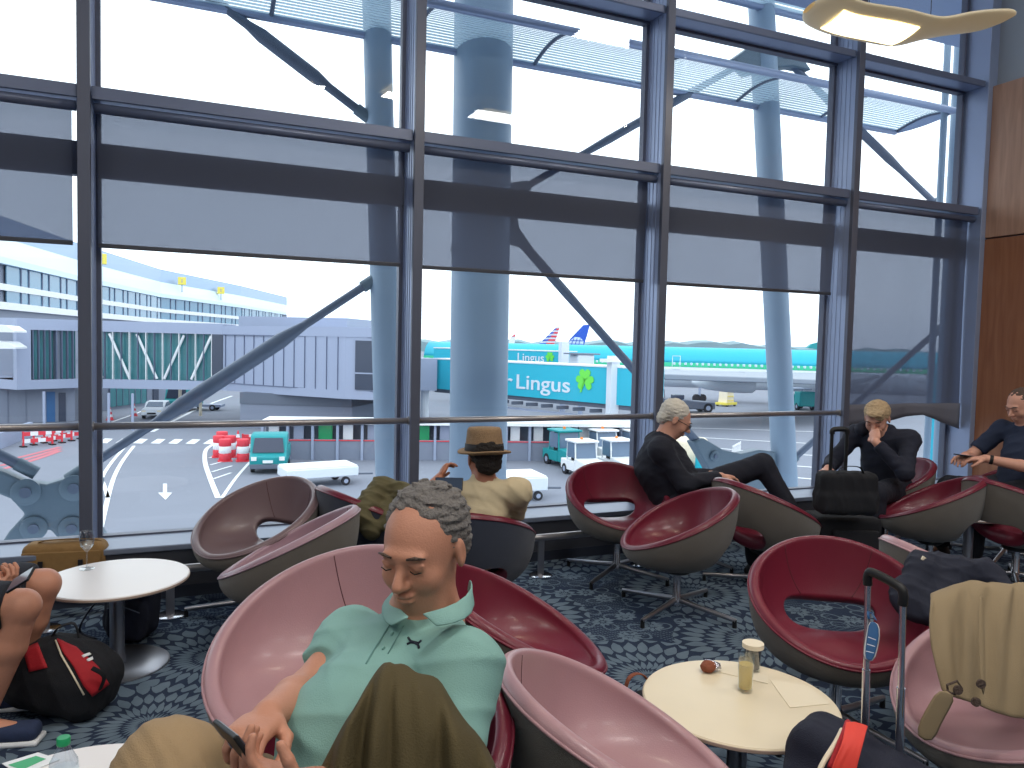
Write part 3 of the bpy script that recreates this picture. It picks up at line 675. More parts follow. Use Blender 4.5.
for key, kind, px, d, fa, lab in [
    ('c1', 'taupe', 257, 4.25, -48, 'taupe leather tub chair against the window sill, turned to the left'),
    ('c2', 'mauve', 292, 3.70, -108, 'mauve tub chair showing its wool back, in front of the taupe one'),
    ('c3', 'navyback', 376, 4.40, 118, 'maroon tub chair with an olive jacket on it, navy wool back'),
    ('c4', 'navyback', 470, 3.95, 176, 'navy-backed tub chair under the man in the straw hat'),
    ('c5', 'maroon', 622, 5.10, 20, 'maroon tub chair by the sill, open hole in its back facing the viewer'),
    ('c6', 'maroon', 684, 4.42, -74, 'empty maroon tub chair turned left, in the centre of the carpet'),
    ('c7', 'maroon', 770, 4.90, 132, 'maroon tub chair with taupe wool back, turned away to the right beside the trolley case'),
    ('c8', 'maroon', 696, 5.48, 96, 'maroon tub chair under the white-haired man'),
    ('c9', 'maroon', 892, 5.95, -62, 'maroon tub chair under the short-haired person resting head on hand'),
    ('c10', 'maroon', 938, 5.25, -86, 'maroon tub chair turned left in front of the short-haired person'),
    ('c11', 'maroon', 1026, 5.12, 140, 'maroon tub chair at the right edge, turned away, in front of the man with earbuds'),
    ('c11b', 'maroon', 1014, 5.75, -55, 'tub chair under the man with earbuds by the timber wall'),
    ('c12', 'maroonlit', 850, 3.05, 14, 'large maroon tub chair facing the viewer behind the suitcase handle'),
    ('c13', 'pink', 972, 3.35, 128, 'pink tub chair with a navy jacket over its back'),
    ('c14', 'pink', 1032, 2.32, -42, 'pink tub chair with a beige trench coat at the right edge'),
    ('c15', 'pink', 335, 2.38, -38, 'large pink tub chair left of the man in the mint shirt'),
    ('c16', 'pink', 634, 1.93, 110, 'pink tub chair in the foreground left of the cream table'),
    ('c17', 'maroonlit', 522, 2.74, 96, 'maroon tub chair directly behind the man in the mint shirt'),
    ('c18', 'maroon', 372, 1.76, -48, 'maroon tub chair under the man in the mint shirt')]:
    CH[key] = place_chair(kind, px, d, fa, lab)
CH['c15'].scale = (1.12,)*3
# ------------------------------------------------------------------ round tables
def table(label, loc, r_, z, top):
    t = thing('round_table', label, 'table', loc, 0, 'round lounge tables')
    tp = MB().lathe((0, 0, z), [(.001, -.018), (r_-.004, -.018), (r_, -.012), (r_, -.004), (r_-.004, 0), (.001, 0)], 72).build('tabletop', M[top], t, smooth='auto')
    MB().lathe((0, 0, z), [(r_-.001, -.016), (r_+.0012, -.014), (r_+.0012, -.006), (r_-.001, -.004)], 72).build('edge_band', M['tedge'], tp, smooth='auto')
    c = MB().lathe((0, 0, .01), [(.001, 0), (.038, 0), (.036, .03), (.032, .05), (.032, z-.04), (.001, z-.035)], 28).build('column', M['brush'], t, smooth='auto')
    MB().lathe((0, 0, 0), [(.001, 0), (r_*.72, 0), (r_*.72, .006), (r_*.7, .010), (.04, .013), (.001, .013)], 64).build('base_plate', M['brush'], t, smooth='auto')
    MB().lathe((0, 0, z-.024), [(.001, 0), (.12, 0), (.12, .005), (.001, .006)], 24).build('top_plate', M['black'], t)
    return t
TL = gz(117, 577, .42); table('white round pedestal table by the window with an empty wine glass', (TL.x, TL.y, 0), .315, .42, 'tabletop')
TR = gz(739, 699, .42); table('cream round pedestal table with a glass of beer on it', (TR.x, TR.y, 0), .308, .42, 'tabletop2')
TN = gz(70, 812, .42); table('white round table at the bottom left edge with a water bottle', (TN.x, TN.y, 0), .315, .42, 'tabletop')
TB = gz(985, 517, .42) if False else fl(977, 5.35); table('small white pedestal table between the chairs at the right edge', (TB.x, TB.y, 0), .2, .42, 'tabletop')
# ------------------------------------------------------------------ people
def V3(*a): return Vector(a)
def frame(f, u=(0, 0, 1)):
    f = Vector(f).normalized(); u = Vector(u); r_ = f.cross(u).normalized(); u = r_.cross(f).normalized()
    return Matrix((r_, f, u)).transposed()                     # columns: right, forward, up
def head_prims(c, q, s=1.0, neck=None):
    L = lambda x, y, z: c+q @ (V3(x, y, z)*s)
    E_ = lambda k, p, r_: ('ell', k, L(*p), tuple(v*s for v in r_), q)
    pr = [E_(.02, (0, -.012, .03), (.075, .094, .083)), E_(.025, (0, .035, -.02), (.06, .058, .085)), E_(.02, (0, .04, -.078), (.043, .044, .034)),
          E_(.015, (0, .083, .024), (.045, .014, .011)), E_(.02, (.036, .062, -.028), (.022, .022, .024)), E_(.02, (-.036, .062, -.028), (.022, .022, .024)),
          ('cap', .012, L(0, .09, .008), L(0, .112, -.026), .007*s, .012*s), E_(.008, (.011, .1, -.03), (.008, .009, .007)), E_(.008, (-.011, .1, -.03), (.008, .009, .007))]
    for sx in (-1, 1):
        pr += [('cutell', .01, L(sx*.031, .1, .006), (.017*s, .014*s, .009*s), q), E_(.003, (sx*.031, .081, .005), (.013, .013, .0115)),
               ('cap', .004, L(sx*.018, .092, .012), L(sx*.045, .086, .012), .0035*s, .003*s),
               E_(.008, (sx*.078, -.006, -.004), (.008, .017, .03)), ('cutell', .004, L(sx*.086, -.002, 0), (.004*s, .009*s, .016*s), q)]
    pr += [E_(.006, (0, .093, -.052), (.023, .010, .0055)), E_(.006, (0, .091, -.064), (.02, .010, .0065)), ('cutell', .003, L(0, .105, -.058), (.024*s, .01*s, .0013*s), q)]
    return pr
def hand_prims(w, d, n, side, curl=(.5, .6, .5), s=1.0, thumb=.5, spread=.1):
    """w wrist, d finger direction, n palm normal, side=+1 thumb towards d x n"""
    d = Vector(d).normalized(); n = Vector(n); n = (n-d*n.dot(d)).normalized(); x = d.cross(n)*side       # towards the thumb
    pr = []; q = Matrix((x, d, n)).transposed()
    pr.append(('ell', .012, w+d*.05*s, (.040*s, .055*s, .016*s), q)); pr.append(('box', .01, w+d*.055*s, (.037*s, .036*s, .012*s), q, .010))
    for i, (off, ln, r_) in enumerate(((.030, .068, .0088), (.010, .076, .0090), (-.010, .070, .0086), (-.029, .056, .0078))):
        p = w+d*(.088-.004*abs(i-1))*s+x*off*s; dd = (d+x*(off*spread*8)).normalized(); ax = dd.cross(n)
        pr.append(('cap', .006, w+d*.04*s+x*off*.8*s, p, .0095*s, .0098*s))
        for k, (fr_, c_) in enumerate(((.45, curl[0]), (.31, curl[1]), (.24, curl[2]))):
            a_ = c_*(1+.08*i); dd = (dd*math.cos(a_)+n*math.sin(a_)).normalized(); nn = n
            nn = (n*math.cos(a_)-dd*0).normalized(); e = p+dd*ln*fr_*s
            pr.append(('cap', .003, p, e, (r_-.0006*k)*s, (r_-.0006*(k+1))*s)); p = e
            n_loc = ax.cross(dd); n = n if n_loc.length < .1 else n
            n = (ax.cross(dd)).normalized()*(1 if (ax.cross(dd)).dot(n) > 0 else -1)
        n = q.col[2].copy()
    p0 = w+d*.022*s+x*.026*s+n*.006*s; p1 = p0+(d*.55+x*.75+n*.25).normalized()*.036*s; p2 = p1+(d*.9+x*.25+n*thumb).normalized()*.032*s; p3 = p2+(d*.95-x*.1+n*thumb).normalized()*.025*s
    pr += [('cap', .012, w+d*.02*s, p0, .016*s, .015*s), ('cap', .008, p0, p1, .0145*s, .0115*s), ('cap', .004, p1, p2, .0112*s, .0100*s), ('cap', .004, p2, p3, .0100*s, .0085*s)]
    return pr
def cut_end(a, b, r_, L=.05):
    """flat cut that finishes a sleeve or leg at b"""
    d = (Vector(b)-Vector(a)).normalized(); q = frame(d, (0, 0, 1) if abs(d.z) < .9 else (1, 0, 0)); c = Vector(b)+d*L
    return ('cutbox', .004, c, (r_*1.25, L, r_*1.25), q, .004)
def hit(o, x, y):
    """first point of a thing's mesh seen from the viewer's direction (to sew details on to a garment)"""
    from mathutils.bvhtree import BVHTree
    me = o.data; off = o.parent.location if o.parent else Vector()
    t = BVHTree.FromPolygons([v.co+off for v in me.vertices], [p.vertices[:] for p in me.polygons])
    h = t.ray_cast(CAM, ray(x, y).normalized()); return (h[0], h[1]) if h[0] is not None else (None, None)
def eyes(c, q, s, par, closed=True):
    for sx in (-1, 1):
        L = lambda x, y, z: c+q @ (V3(x, y, z)*s)-par.location
        MB().tube([L(sx*.016, .0965, .026), L(sx*.033, .0965, .031), L(sx*.05, .085, .026)], [.0022*s, .0034*s, .0018*s], 8).build('eyebrow', M['hairbr'], par, smooth=True)
        MB().tube([L(sx*.02, .0945, .001), L(sx*.031, .0972, -.002), L(sx*.043, .0925, .001)], .0012*s, 6).build('eyelid_line', M['hairk'], par, smooth=True)
def phone(label, c, ax, az, s=1.0, lit=True):
    """phone lying with its long side along ax, screen normal az"""
    ax = Vector(ax).normalized(); az = Vector(az); az = (az-ax*az.dot(ax)).normalized(); q = Matrix((ax, az.cross(ax), az)).transposed()
    t = thing('mobile_phone', label, 'phone', tuple(c))
    MB().box((0, 0, 0), (.074*s, .036*s, .0042), q).build('case', M['black'], t, bevel=.003, segs=3)
    MB().box(q @ V3(0, 0, .0046), (.069*s, .032*s, .0006), q).build('screen', M['screen'], t)
    MB().box(q @ V3(-.055*s, .018*s, -.005), (.011, .011, .0014), q).build('camera_bump', M['chrome'], t, bevel=.001)
    return t
M['teeblue'] = mat('navy_blue_jersey', (36, 46, 70), .85, 0, .08, 30, .3, 300)
M['mintd'] = mat('mint_seam', (100, 142, 138), .8)
# ---------------- the man in the mint polo shirt (foreground)
hc = dp(424, 548, 1.64); facev = (dp(300, 690, 1.25)-hc).normalized()
p1 = thing('person', 'man in a mint polo shirt and khaki trousers looking down at his phone, legs crossed', 'person', (hc.x, hc.y, 0))
sR, sL = dp(352, 640, 1.76), dp(462, 670, 1.50); nk = dp(424, 606, 1.68); eR, wR = dp(307, 692, 1.60), dp(268, 716, 1.37); eL, wL = dp(440, 790, 1.36), dp(312, 786, 1.23)
pv = dp(372, 850, 1.60); ch = dp(404, 706, 1.66); hR, hL = dp(330, 842, 1.66), dp(410, 880, 1.50); kR, aR = dp(168, 772, 1.40), dp(300, 900, 1.16); kL, aL = dp(255, 965, 1.10), Vector((0, 0, 0))
aL = Vector((kL.x-.05, kL.y-.05, .09)); kL = Vector((kL.x, kL.y, .50)); aR = Vector((kL.x+.02, kL.y+.02, .60))
q = frame((facev.x, facev.y, facev.z*.75), (0, 0, 1))
pr = head_prims(hc, q, 1.08)
pr += [('cap', .03, nk+V3(0, 0, -.03), hc+q @ V3(0, -.02, -.06), .062, .056), ('cap', .05, nk+V3(0, 0, -.05), ch, .09, .13), ('cap', .05, ch, pv, .13, .13), ('cap', .04, sR, sL, .055, .055),
       ('cap', .02, sR, eR, .050, .043), ('cap', .015, eR, eR.lerp(wR, .35), .042, .043), ('cap', .015, eR.lerp(wR, .35), wR, .043, .029), ('cap', .02, sL, eL, .050, .043), ('cap', .015, eL, wL, .043, .029),
       ('cap', .03, hR, kR, .085, .06), ('cap', .03, hL, kL, .085, .06), ('cap', .02, kR, aR, .055, .038), ('cap', .02, kL, aL, .055, .038), ('cap', .02, aL+V3(0, 0, -.03), aL+V3(-.10, -.12, -.05), .035, .03)]
dh = (dp(242, 740, 1.27)-wR).normalized()
pr += hand_prims(wR, dh, V3(.1, .1, -1)+_f*.3, 1, (.75, .7, .5), 1.0, .5)
tdir = (dp(248, 766, 1.20)-wL).normalized(); pr += hand_prims(wL, tdir, V3(0, .25, 1), -1, (.45, .55, .4), 1.0, .8)
body1 = sdf(pr, .0048, 'body', M['skin'], p1); eyes(hc, q, 1.08, p1)
L1 = lambda x, y, z: hc+q @ (V3(x, y, z)*1.08)
hp = [('ell', .02, L1(0, -.028, .045), (.088, .096, .088), q), ('ell', .02, L1(0, -.075, -.01), (.072, .048, .062), q), ('cutell', .012, L1(0, .112, -.055), (.080, .072, .090), q), ('cutell', .006, L1(.088, .0, -.012), (.02, .028, .036), q), ('cutell', .006, L1(-.088, .0, -.012), (.02, .028, .036), q)]
rs = np.random.RandomState(5); hw = rs.randn(9, 3)*90; hph = rs.rand(9)*6
def curls(p): return -(np.abs(np.sin(p @ hw[:5].T+hph[:5])).sum(1)-3.1)*.0045
sdf(hp, .0045, 'hair', M['hairg'], p1, disp=curls)
# polo shirt
pr = []
ms = sR.lerp(eR, .62); ms2 = sL.lerp(eL, .72)
pr += [('cap', .02, sR, ms, .068, .066), cut_end(sR, ms, .075), ('cap', .02, sL, ms2, .074, .072), cut_end(sL, ms2, .085)]
belly = dp(352, 742, 1.48)
pr += [('cap', .06, sR+V3(0, 0, -.005), sL+V3(0, 0, -.005), .066, .068), ('cap', .06, nk+V3(0, 0, -.06), ch, .085, .142), ('ell', .08, ch+(_f*-.02), (.18, .165, .17), frame(facev)), ('cap', .07, ch, belly, .148, .132), ('cap', .07, belly, pv.lerp(belly, .35), .135, .15), ('cap', .03, nk+V3(0, 0, -.03), nk+V3(0, 0, .015), .078, .066),
       ('cutell', .01, nk+V3(0, 0, .075)+facev*.02, (.060, .060, .062))]
shirt = sdf(pr, .006, 'polo_shirt', M['mint'], p1, disp=folds(.013, 15, 4, (.5, .2, 1)))
def sew(o, pts, r_, name, m, par, n=6, lift=.001, flat=1):
    P_ = [hit(o, x, y) for x, y in pts]; P_ = [a+b*lift for a, b in P_ if a is not None]
    if len(P_) > 1: return MB().tube([a-par.location for a in P_], r_, n).build(name, m, par, smooth=True)
sew(shirt, [(392, 622), (383, 636), (374, 650), (366, 664)], .0016, 'placket_seam', M['mintd'], p1)
sew(shirt, [(404, 626), (396, 640), (388, 654)], .0012, 'placket_seam', M['mintd'], p1)
for xy in ((392, 634), (383, 649)): sew(shirt, [xy, (xy[0]+1.2, xy[1]+.4)], .0042, 'button', M['mint'], p1, 8, .002)
# collar leaves
def collar(pts_out, pts_in, name):
    A = []
    for a, b in zip(pts_out, pts_in): A.append((a-p1.location, b-p1.location))
    rows = [[a.lerp(b, k/3)+V3(0, 0, .004*math.sin(k)) for a, b in A] for k in range(4)]
    cloth(rows, name, M['mint'], p1, th=.004, sub=1)
def cp(x, y, d_): return dp(x, y, d_)
collar([cp(466, 592, 1.66), cp(478, 606, 1.56), cp(466, 622, 1.47), cp(440, 626, 1.46), cp(436, 627, 1.46)], [cp(470, 578, 1.68), cp(474, 588, 1.58), cp(458, 604, 1.50), cp(430, 612, 1.485), cp(420, 614, 1.49)], 'collar')
collar([cp(388, 598, 1.74), cp(380, 606, 1.70), cp(382, 620, 1.60), cp(392, 628, 1.54)], [cp(398, 588, 1.74), cp(394, 598, 1.68), cp(400, 610, 1.60), cp(412, 618, 1.52)], 'collar')
# chest mark: two interlocked arcs
lg = [[(408.5, 638), (411, 641.5), (415, 642.6), (419, 643.5), (421.5, 641)], [(407.5, 644.5), (411, 642.8), (415, 643.2), (418.5, 645.5), (419.5, 648.5)]]
for k in lg: sew(shirt, k, .0024, 'chest_emblem', M['navy'], p1, 8, .0015)
# trousers
pr = [('cap', .05, hR, kR, .112, .086), ('cap', .05, hL, kL, .112, .086), ('cap', .04, kR, kR.lerp(aR, .9), .084, .072), ('cap', .03, kL, kL.lerp(aL, .92), .082, .066), ('cap', .07, hR, hL, .13, .13), ('cap', .07, pv, pv.lerp(belly, .55), .14, .135), ('ell', .03, kR+V3(0, 0, .005), (.088, .088, .086))]
tr = sdf(pr, .006, 'trousers', M['khaki'], p1, disp=folds(.009, 26, 9, (1, .4, .2)))
for a_, f_ in ((aL, V3(-.12, -.14, 0)),):
    d = f_.normalized(); q2 = frame(d)
    sh = sdf([('cap', .02, a_+V3(0, 0, -.02), a_+V3(0, 0, -.045), .05, .048), ('box', .03, a_+d*.07+V3(0, 0, -.055), (.042, .13, .032), q2, .03)], .006, 'shoe', M['black'], p1)
d = (aR-kR).normalized(); q2 = frame(V3(d.x*.3-.2, d.y, .2)); sdf([('box', .03, aR+V3(.03, 0, -.02), (.042, .13, .036), q2, .03), ('cap', .03, aR, aR.lerp(kR, .1), .05, .05)], .006, 'shoe', M['black'], p1)
phone('black mobile phone held by the man in the mint shirt', dp(236, 744, 1.235), dp(246, 752, 1.185)-dp(224, 734, 1.30), (hc-dp(236, 744, 1.235)).normalized(), .95)
# ---------------- generic seated figure
def seated(name_label, base, rz, skin, hair, top, bottom, J=None, s=1.0, bulk=1.0, look=(0, -1, -.3), sleeve=1.0, legs='down', hairstyle='short', vox=.009, voxh=.006, arms=None, hands=True, legj=None, shortsleg=False, lean=0.0, topname='jacket', botname='trousers', shoes='black'):
    """sitter faces -Y in the local frame; base is the floor point below the seat"""
    Rz = Matrix.Rotation(rz, 3, 'Z'); B = Vector(base)
    T = lambda x, y, z: B+Rz @ (V3(x, y, z)*s)
    t = thing('person', name_label, 'person', (B.x, B.y, 0))
    ld = lean
    D = dict(pv=(0, .06, .50), ch=(0, .15-ld*.35, .80), nk=(0, .13-ld*.6, 1.0), hd=(0, .09-ld*.8, 1.135), sR=(.17, .13-ld*.55, .95), sL=(-.17, .13-ld*.55, .95), eR=(.23, -.02, .72), eL=(-.23, -.02, .72), wR=(.08, -.22, .70), wL=(-.08, -.22, .70),
             hR=(.09, .04, .49), hL=(-.09, .04, .49), kR=(.13, -.38, .52), kL=(-.13, -.38, .52), aR=(.14, -.42, .10), aL=(-.14, -.42, .10))
    if J: D.update(J)
    P_ = {k: T(*v) for k, v in D.items()}
    lk = Rz @ Vector(look).normalized(); q = frame(lk); hs = s*1.02
    pr = head_prims(P_['hd'], q, hs)
    pr += [('cap', .03, P_['nk']+V3(0, 0, -.03), P_['hd']+q @ V3(0, -.02, -.06*s), .055*s, .05*s), ('cap', .05, P_['nk']+V3(0, 0, -.06), P_['ch'], .08*s, .115*s), ('cap', .05, P_['ch'], P_['pv'], .115*s, .12*s), ('cap', .04, P_['sR'], P_['sL'], .05*s, .05*s)]
    for S in 'RL':
        pr += [('cap', .02, P_['s'+S], P_['e'+S], .045*s, .04*s), ('cap', .015, P_['e'+S], P_['e'+S].lerp(P_['w'+S], .35), .038*s, .038*s), ('cap', .015, P_['e'+S].lerp(P_['w'+S], .35), P_['w'+S], .038*s, .027*s),
               ('cap', .03, P_['h'+S], P_['k'+S], .08*s, .056*s), ('cap', .02, P_['k'+S], P_['k'+S].lerp(P_['a'+S], .35), .052*s, .056*s), ('cap', .02, P_['k'+S].lerp(P_['a'+S], .35), P_['a'+S], .056*s, .036*s)]
        fd = (P_['f'+S]-P_['a'+S]) if 'f'+S in P_ else Rz @ V3(0, -1, 0)*.15; fd = Vector((fd.x, fd.y, fd.z)).normalized()
        pr += [('cap', .02, P_['a'+S]+V3(0, 0, -.03), P_['a'+S]+fd*.11+V3(0, 0, -.05), .034*s, .028*s)]
        hd_ = arms[S] if arms and S in arms else None
        if hd_: pr += hand_prims(P_['w'+S], Rz @ Vector(hd_[0]), Rz @ Vector(hd_[1]), hd_[2], hd_[3], s, .5)
        else: pr += hand_prims(P_['w'+S], Rz @ V3(-.5 if S == 'R' else .5, -.8, -.1), V3(0, 0, -1), 1 if S == 'R' else -1, (.4, .4, .3), s)
    sdf(pr, voxh, 'body', M[skin], t); eyes(P_['hd'], q, hs, t)
    L1 = lambda x, y, z: P_['hd']+q @ (V3(x, y, z)*hs)
    hp = [('ell', .02, L1(0, -.025, .042), (.085*hs, .094*hs, .082*hs), q), ('ell', .02, L1(0, -.07, -.02), (.066*hs, .042*hs, .055*hs), q), ('cutell', .012, L1(0, .085, -.02), (.085*hs, .075*hs, .085*hs), q)]
    if hairstyle == 'crop': hp = [('ell', .02, L1(0, -.02, .035), (.079*hs, .094*hs, .082*hs), q), ('ell', .02, L1(0, -.06, -.02), (.068*hs, .045*hs, .055*hs), q), ('cutell', .012, L1(0, .085, -.02), (.085*hs, .075*hs, .085*hs), q)]
    if hairstyle == 'fringe': hp += [('ell', .015, L1(-.01, .06, .085), (.06*hs, .05*hs, .022*hs), q), ('ell', .015, L1(-.04, .075, .06), (.03*hs, .02*hs, .03*hs), q)]
    for sx in (-1, 1): hp.append(('cutell', .006, L1(sx*.088, .002, -.012), (.02, .03, .036), q))
    sdf(hp, .006, 'hair', M[hair], t, disp=lambda p: curls(p*.8)*.6)
    pr = []
    for S in 'RL':
        e = P_['s'+S].lerp(P_['e'+S], min(1, sleeve*1.0)) if sleeve <= 1 else P_['e'+S]
        pr.append(('cap', .02, P_['s'+S], e, .064*s, .058*s if sleeve >= 1 else .062*s))
        if sleeve < 1: pr.append(cut_end(P_['s'+S], e, .07*s))
        if sleeve > 1: w2 = P_['e'+S].lerp(P_['w'+S], .93); pr += [('cap', .03, P_['e'+S], w2, .056*s, .044*s), cut_end(P_['e'+S], w2, .06*s, .02)]
    pr += [('cap', .05, P_['sR'], P_['sL'], .064*s*bulk, .064*s*bulk), ('cap', .06, P_['nk']+V3(0, 0, -.07), P_['ch'], .085*s, .138*s*bulk), ('cap', .06, P_['ch'], P_['pv']+V3(0, 0, .02), .138*s*bulk, .145*s*bulk), ('cap', .03, P_['nk']+V3(0, 0, -.05), P_['nk'], .08*s, .064*s), ('cutell', .008, P_['nk']+V3(0, 0, .06)+lk*.02, (.052*s, .052*s, .05*s))]
    top_o = sdf(pr, vox, topname, M[top], t, disp=folds(.008, 22, int(abs(B.x*97)) % 50, (.5, .2, 1)))
    pr = [('cap', .06, P_['hR'], P_['hL'], .125*s, .125*s)]
    for S in 'RL':
        kk = P_['h'+S].lerp(P_['k'+S], .93) if shortsleg else P_['k'+S]
        if shortsleg: pr = [('cap', .03, P_['h'+S], kk, .10*s, .082*s), cut_end(P_['h'+S], kk, .09*s)]+pr
        else: pr += [('cap', .04, P_['h'+S], P_['k'+S], .10*s, .075*s), ('cap', .03, P_['k'+S], P_['k'+S].lerp(P_['a'+S], .92), .072*s, .056*s)]
    sdf(pr, vox, botname, M[bottom], t, disp=folds(.008, 24, int(abs(B.y*89)) % 50, (1, .4, .2)))
    for S in 'RL':
        fd = (P_['f'+S]-P_['a'+S]) if 'f'+S in P_ else Rz @ V3(0, -1, 0)*.15; fd.normalize(); q2 = frame(fd)
        so = sdf([('cap', .02, P_['a'+S]+V3(0, 0, -.015), P_['a'+S]+V3(0, 0, -.045), .046*s, .046*s), ('box', .03, P_['a'+S]+fd*.065+V3(0, 0, -.055), (.04*s, .125*s, .03*s), q2, .028)], vox, 'shoe', M[shoes], t)
        MB().box(P_['a'+S]+fd*.065+V3(0, 0, -.088)-t.location, (.043*s, .13*s, .010), q2).build('sole', M['white' if shoes == 'denim' else 'black'], so.parent, bevel=.008)
    return t, P_, q, top_o
def chair_rz(key): return CH[key].rotation_euler[2]
def cb(key): l = CH[key].location; return Vector((l[0], l[1], 0))
# man in the straw hat, seen from behind, photographing the apron
b4 = cb('c4'); offh = fl(484, 3.95)-fl(470, 3.95)
tph, Ph, qh, toph = seated('man in a cream shirt and straw hat seen from behind, holding up a phone', b4+offh, chair_rz('c4')+R(6), 'skin3', 'hairk', 'cream', 'denim', sleeve=.8, look=(.28, -1, -.1), topname='shirt', s=1.0,
    J=dict(ch=(.02, .16, .69), nk=(0, .17, .865), hd=(.0, .155, .975), sR=(.185, .18, .80), sL=(-.175, .18, .815), eR=(.34, .02, .72), wR=(.225, -.20, .81), eL=(-.17, -.04, .62), wL=(-.02, -.25, .62)),
    arms=dict(R=((-.35, -.5, .6), (-.8, -.2, -.2), 1, (.5, .5, .4))), voxh=.0055, vox=.007)
ht = thing('straw_hat', 'woven straw trilby with a dark band on the head of the man at the window', 'hat', tuple(Ph['hd']+V3(0, 0, .045)))
q = frame(V3(qh.col[1].x, qh.col[1].y, -.05))
hatp = [(.150, -.012), (.148, -.004), (.118, -.010), (.100, -.002), (.097, .02), (.094, .045)]
def hatlathe(prof, name, m, par, sub=0, sq=(1, 1.12)):
    vs = []; n = 48; mb = MB(); fs = []
    for r_, z in prof:
        for k in range(n):
            a = 2*math.pi*k/n; lift = .02*abs(math.sin(a))**2*(max(0, r_-.1)/.05); vs.append(q @ V3(r_*sq[0]*math.cos(a), r_*sq[1]*math.sin(a), z+lift))
    for i in range(len(prof)-1):
        for k in range(n): fs.append((i*n+k, i*n+(k+1) % n, (i+1)*n+(k+1) % n, (i+1)*n+k))
    return mb.add(vs, fs).build(name, m, par, smooth=True)
hatlathe([(.092, -.02), (.132, -.016), (.134, -.010), (.131, -.006), (.100, -.006), (.096, .0), (.093, .03), (.087, .085), (.084, .105), (.076, .114), (.05, .108), (.02, .100), (.001, .098)], 'crown_and_brim', M['straw'], ht)
hatlathe([(.0985, -.002), (.0985, .002), (.0955, .034), (.0945, .034)], 'hat_band', M['band'], ht)
phone('dark mobile phone held up by the man in the straw hat', dp(449, 484, 3.62), _rt, V3(0, .2, 1)*.1-_f*.9+V3(0, 0, .4), .9)
# white-haired man in profile
b8 = cb('c8')
rz8 = math.atan2(_rt.y, _rt.x)+math.pi/2+R(-6)     # faces image right
tp8, P8, q8, _ = seated('white-haired man in dark navy jacket and glasses, legs crossed, facing right', fl(678, 5.28), rz8, 'skin2', 'hairw', 'dnavy', 'dnavy', sleeve=1.2, look=(0, -1, -.55), s=1.08, bulk=1.25,
    J=dict(pv=(0, -.02, .47), ch=(0, .08, .68), nk=(0, .09, .86), hd=(0, .01, .98), sR=(.18, .11, .80), sL=(-.18, .11, .80), eR=(.22, -.02, .58), eL=(-.22, -.04, .60), wR=(.04, -.25, .62), wL=(-.06, -.28, .63), hR=(.09, -.04, .47), hL=(-.09, -.04, .47),
           kR=(.05, -.56, .70), aR=(.0, -.74, .42), kL=(-.12, -.45, .50), aL=(-.14, -.5, .1), fR=(0, -.84, .40)))
g = thing('spectacles', 'dark-framed glasses worn by the white-haired man', 'glasses', tuple(P8['hd']))
for sx in (-1, 1):
    MB().tube([q8 @ V3(sx*.033+.022*math.cos(a), .112, .004+.016*math.sin(a)) for a in [2*math.pi*k/16 for k in range(16)]], .0022, 6, closed=True).build('rim', M['black'], g, smooth=True)
    MB().tube([q8 @ V3(sx*.056, .11, .008), q8 @ V3(sx*.08, .06, .008), q8 @ V3(sx*.084, -.01, .006)], .0024, 6).build('temple', M['black'], g, smooth=True)
MB().tube([q8 @ V3(-.011, .112, .008), q8 @ V3(.011, .112, .008)], .002, 6).build('bridge', M['black'], g)
# short-haired person in a navy hooded top, hand at the mouth
rz9 = chair_rz('c9')+R(40)
tp9, P9, q9, _ = seated('short-haired blond person in navy hooded top resting face on one hand', fl(886, 5.78), rz9, 'skin2', 'hairb', 'navy', 'dnavy', sleeve=1.2, look=(.15, -1, -.55), s=1.05, hairstyle='fringe', lean=.35, bulk=1.15,
    J=dict(nk=(0, -.04, .93), ch=(0, .06, .74), hd=(0, -.12, 1.01), sR=(.19, -.02, .87), sL=(-.19, -.02, .87), eL=(-.30, -.14, .66), wL=(-.22, -.38, .64), eR=(.24, -.20, .66), wR=(.06, -.27, .86)),
    arms=dict(R=((-.35, .55, .75), (0, .9, .1), 1, (.5, .7, .5))), topname='hooded_top')
hd9 = sdf([('cap', .04, P9['nk']+V3(.06, .10, -.0), P9['nk']+V3(-.08, .10, -.01), .06, .06), ('cap', .03, P9['nk']+V3(.1, .0, -.01), P9['nk']+V3(.06, .10, -.0), .045, .055)], .008, 'hood', M['navy'], tp9, disp=folds(.008, 30, 3))
# man at the far right with a phone
rz11 = math.atan2(-_rt.y, -_rt.x)+math.pi/2+R(14)
tp11, P11, q11, _ = seated('man in navy t-shirt with earbuds and watch using a phone at the right edge', fl(1016, 5.65), rz11, 'skin2', 'hairbr', 'teeblue', 'shorts', sleeve=.75, look=(0, -1, -.45), s=1.08, hairstyle='crop', topname='t_shirt',
    J=dict(hd=(0, .06, 1.10), nk=(0, .12, .975), ch=(0, .13, .78), sR=(.20, .12, .91), sL=(-.20, .12, .91), eR=(.27, -.06, .70), eL=(-.26, -.10, .70), wR=(.07, -.30, .745), wL=(-.07, -.32, .745)))
eb = P11['hd']+q11 @ V3(-.085, .0, -.01); o = MB().sphere((0, 0, 0), .011, 8).build('earbud', M['white'], None, smooth=True); o.location = eb; tag(o, 'white wireless earbud in the ear of the man at right', 'earbud')
for sgn, S in ((1, 'R'),):
    c = P11['w'+S].lerp(P11['e'+S], .12); dd = (P11['e'+S]-P11['w'+S]).normalized(); o = MB().lathe((0, 0, 0), [(.030, -.012), (.034, -.01), (.034, .01), (.030, .012)], 24, axis=dd).build('wrist_watch', M['black'], None, smooth=True); o.location = c; tag(o, 'black watch on the wrist of the man at right', 'watch')
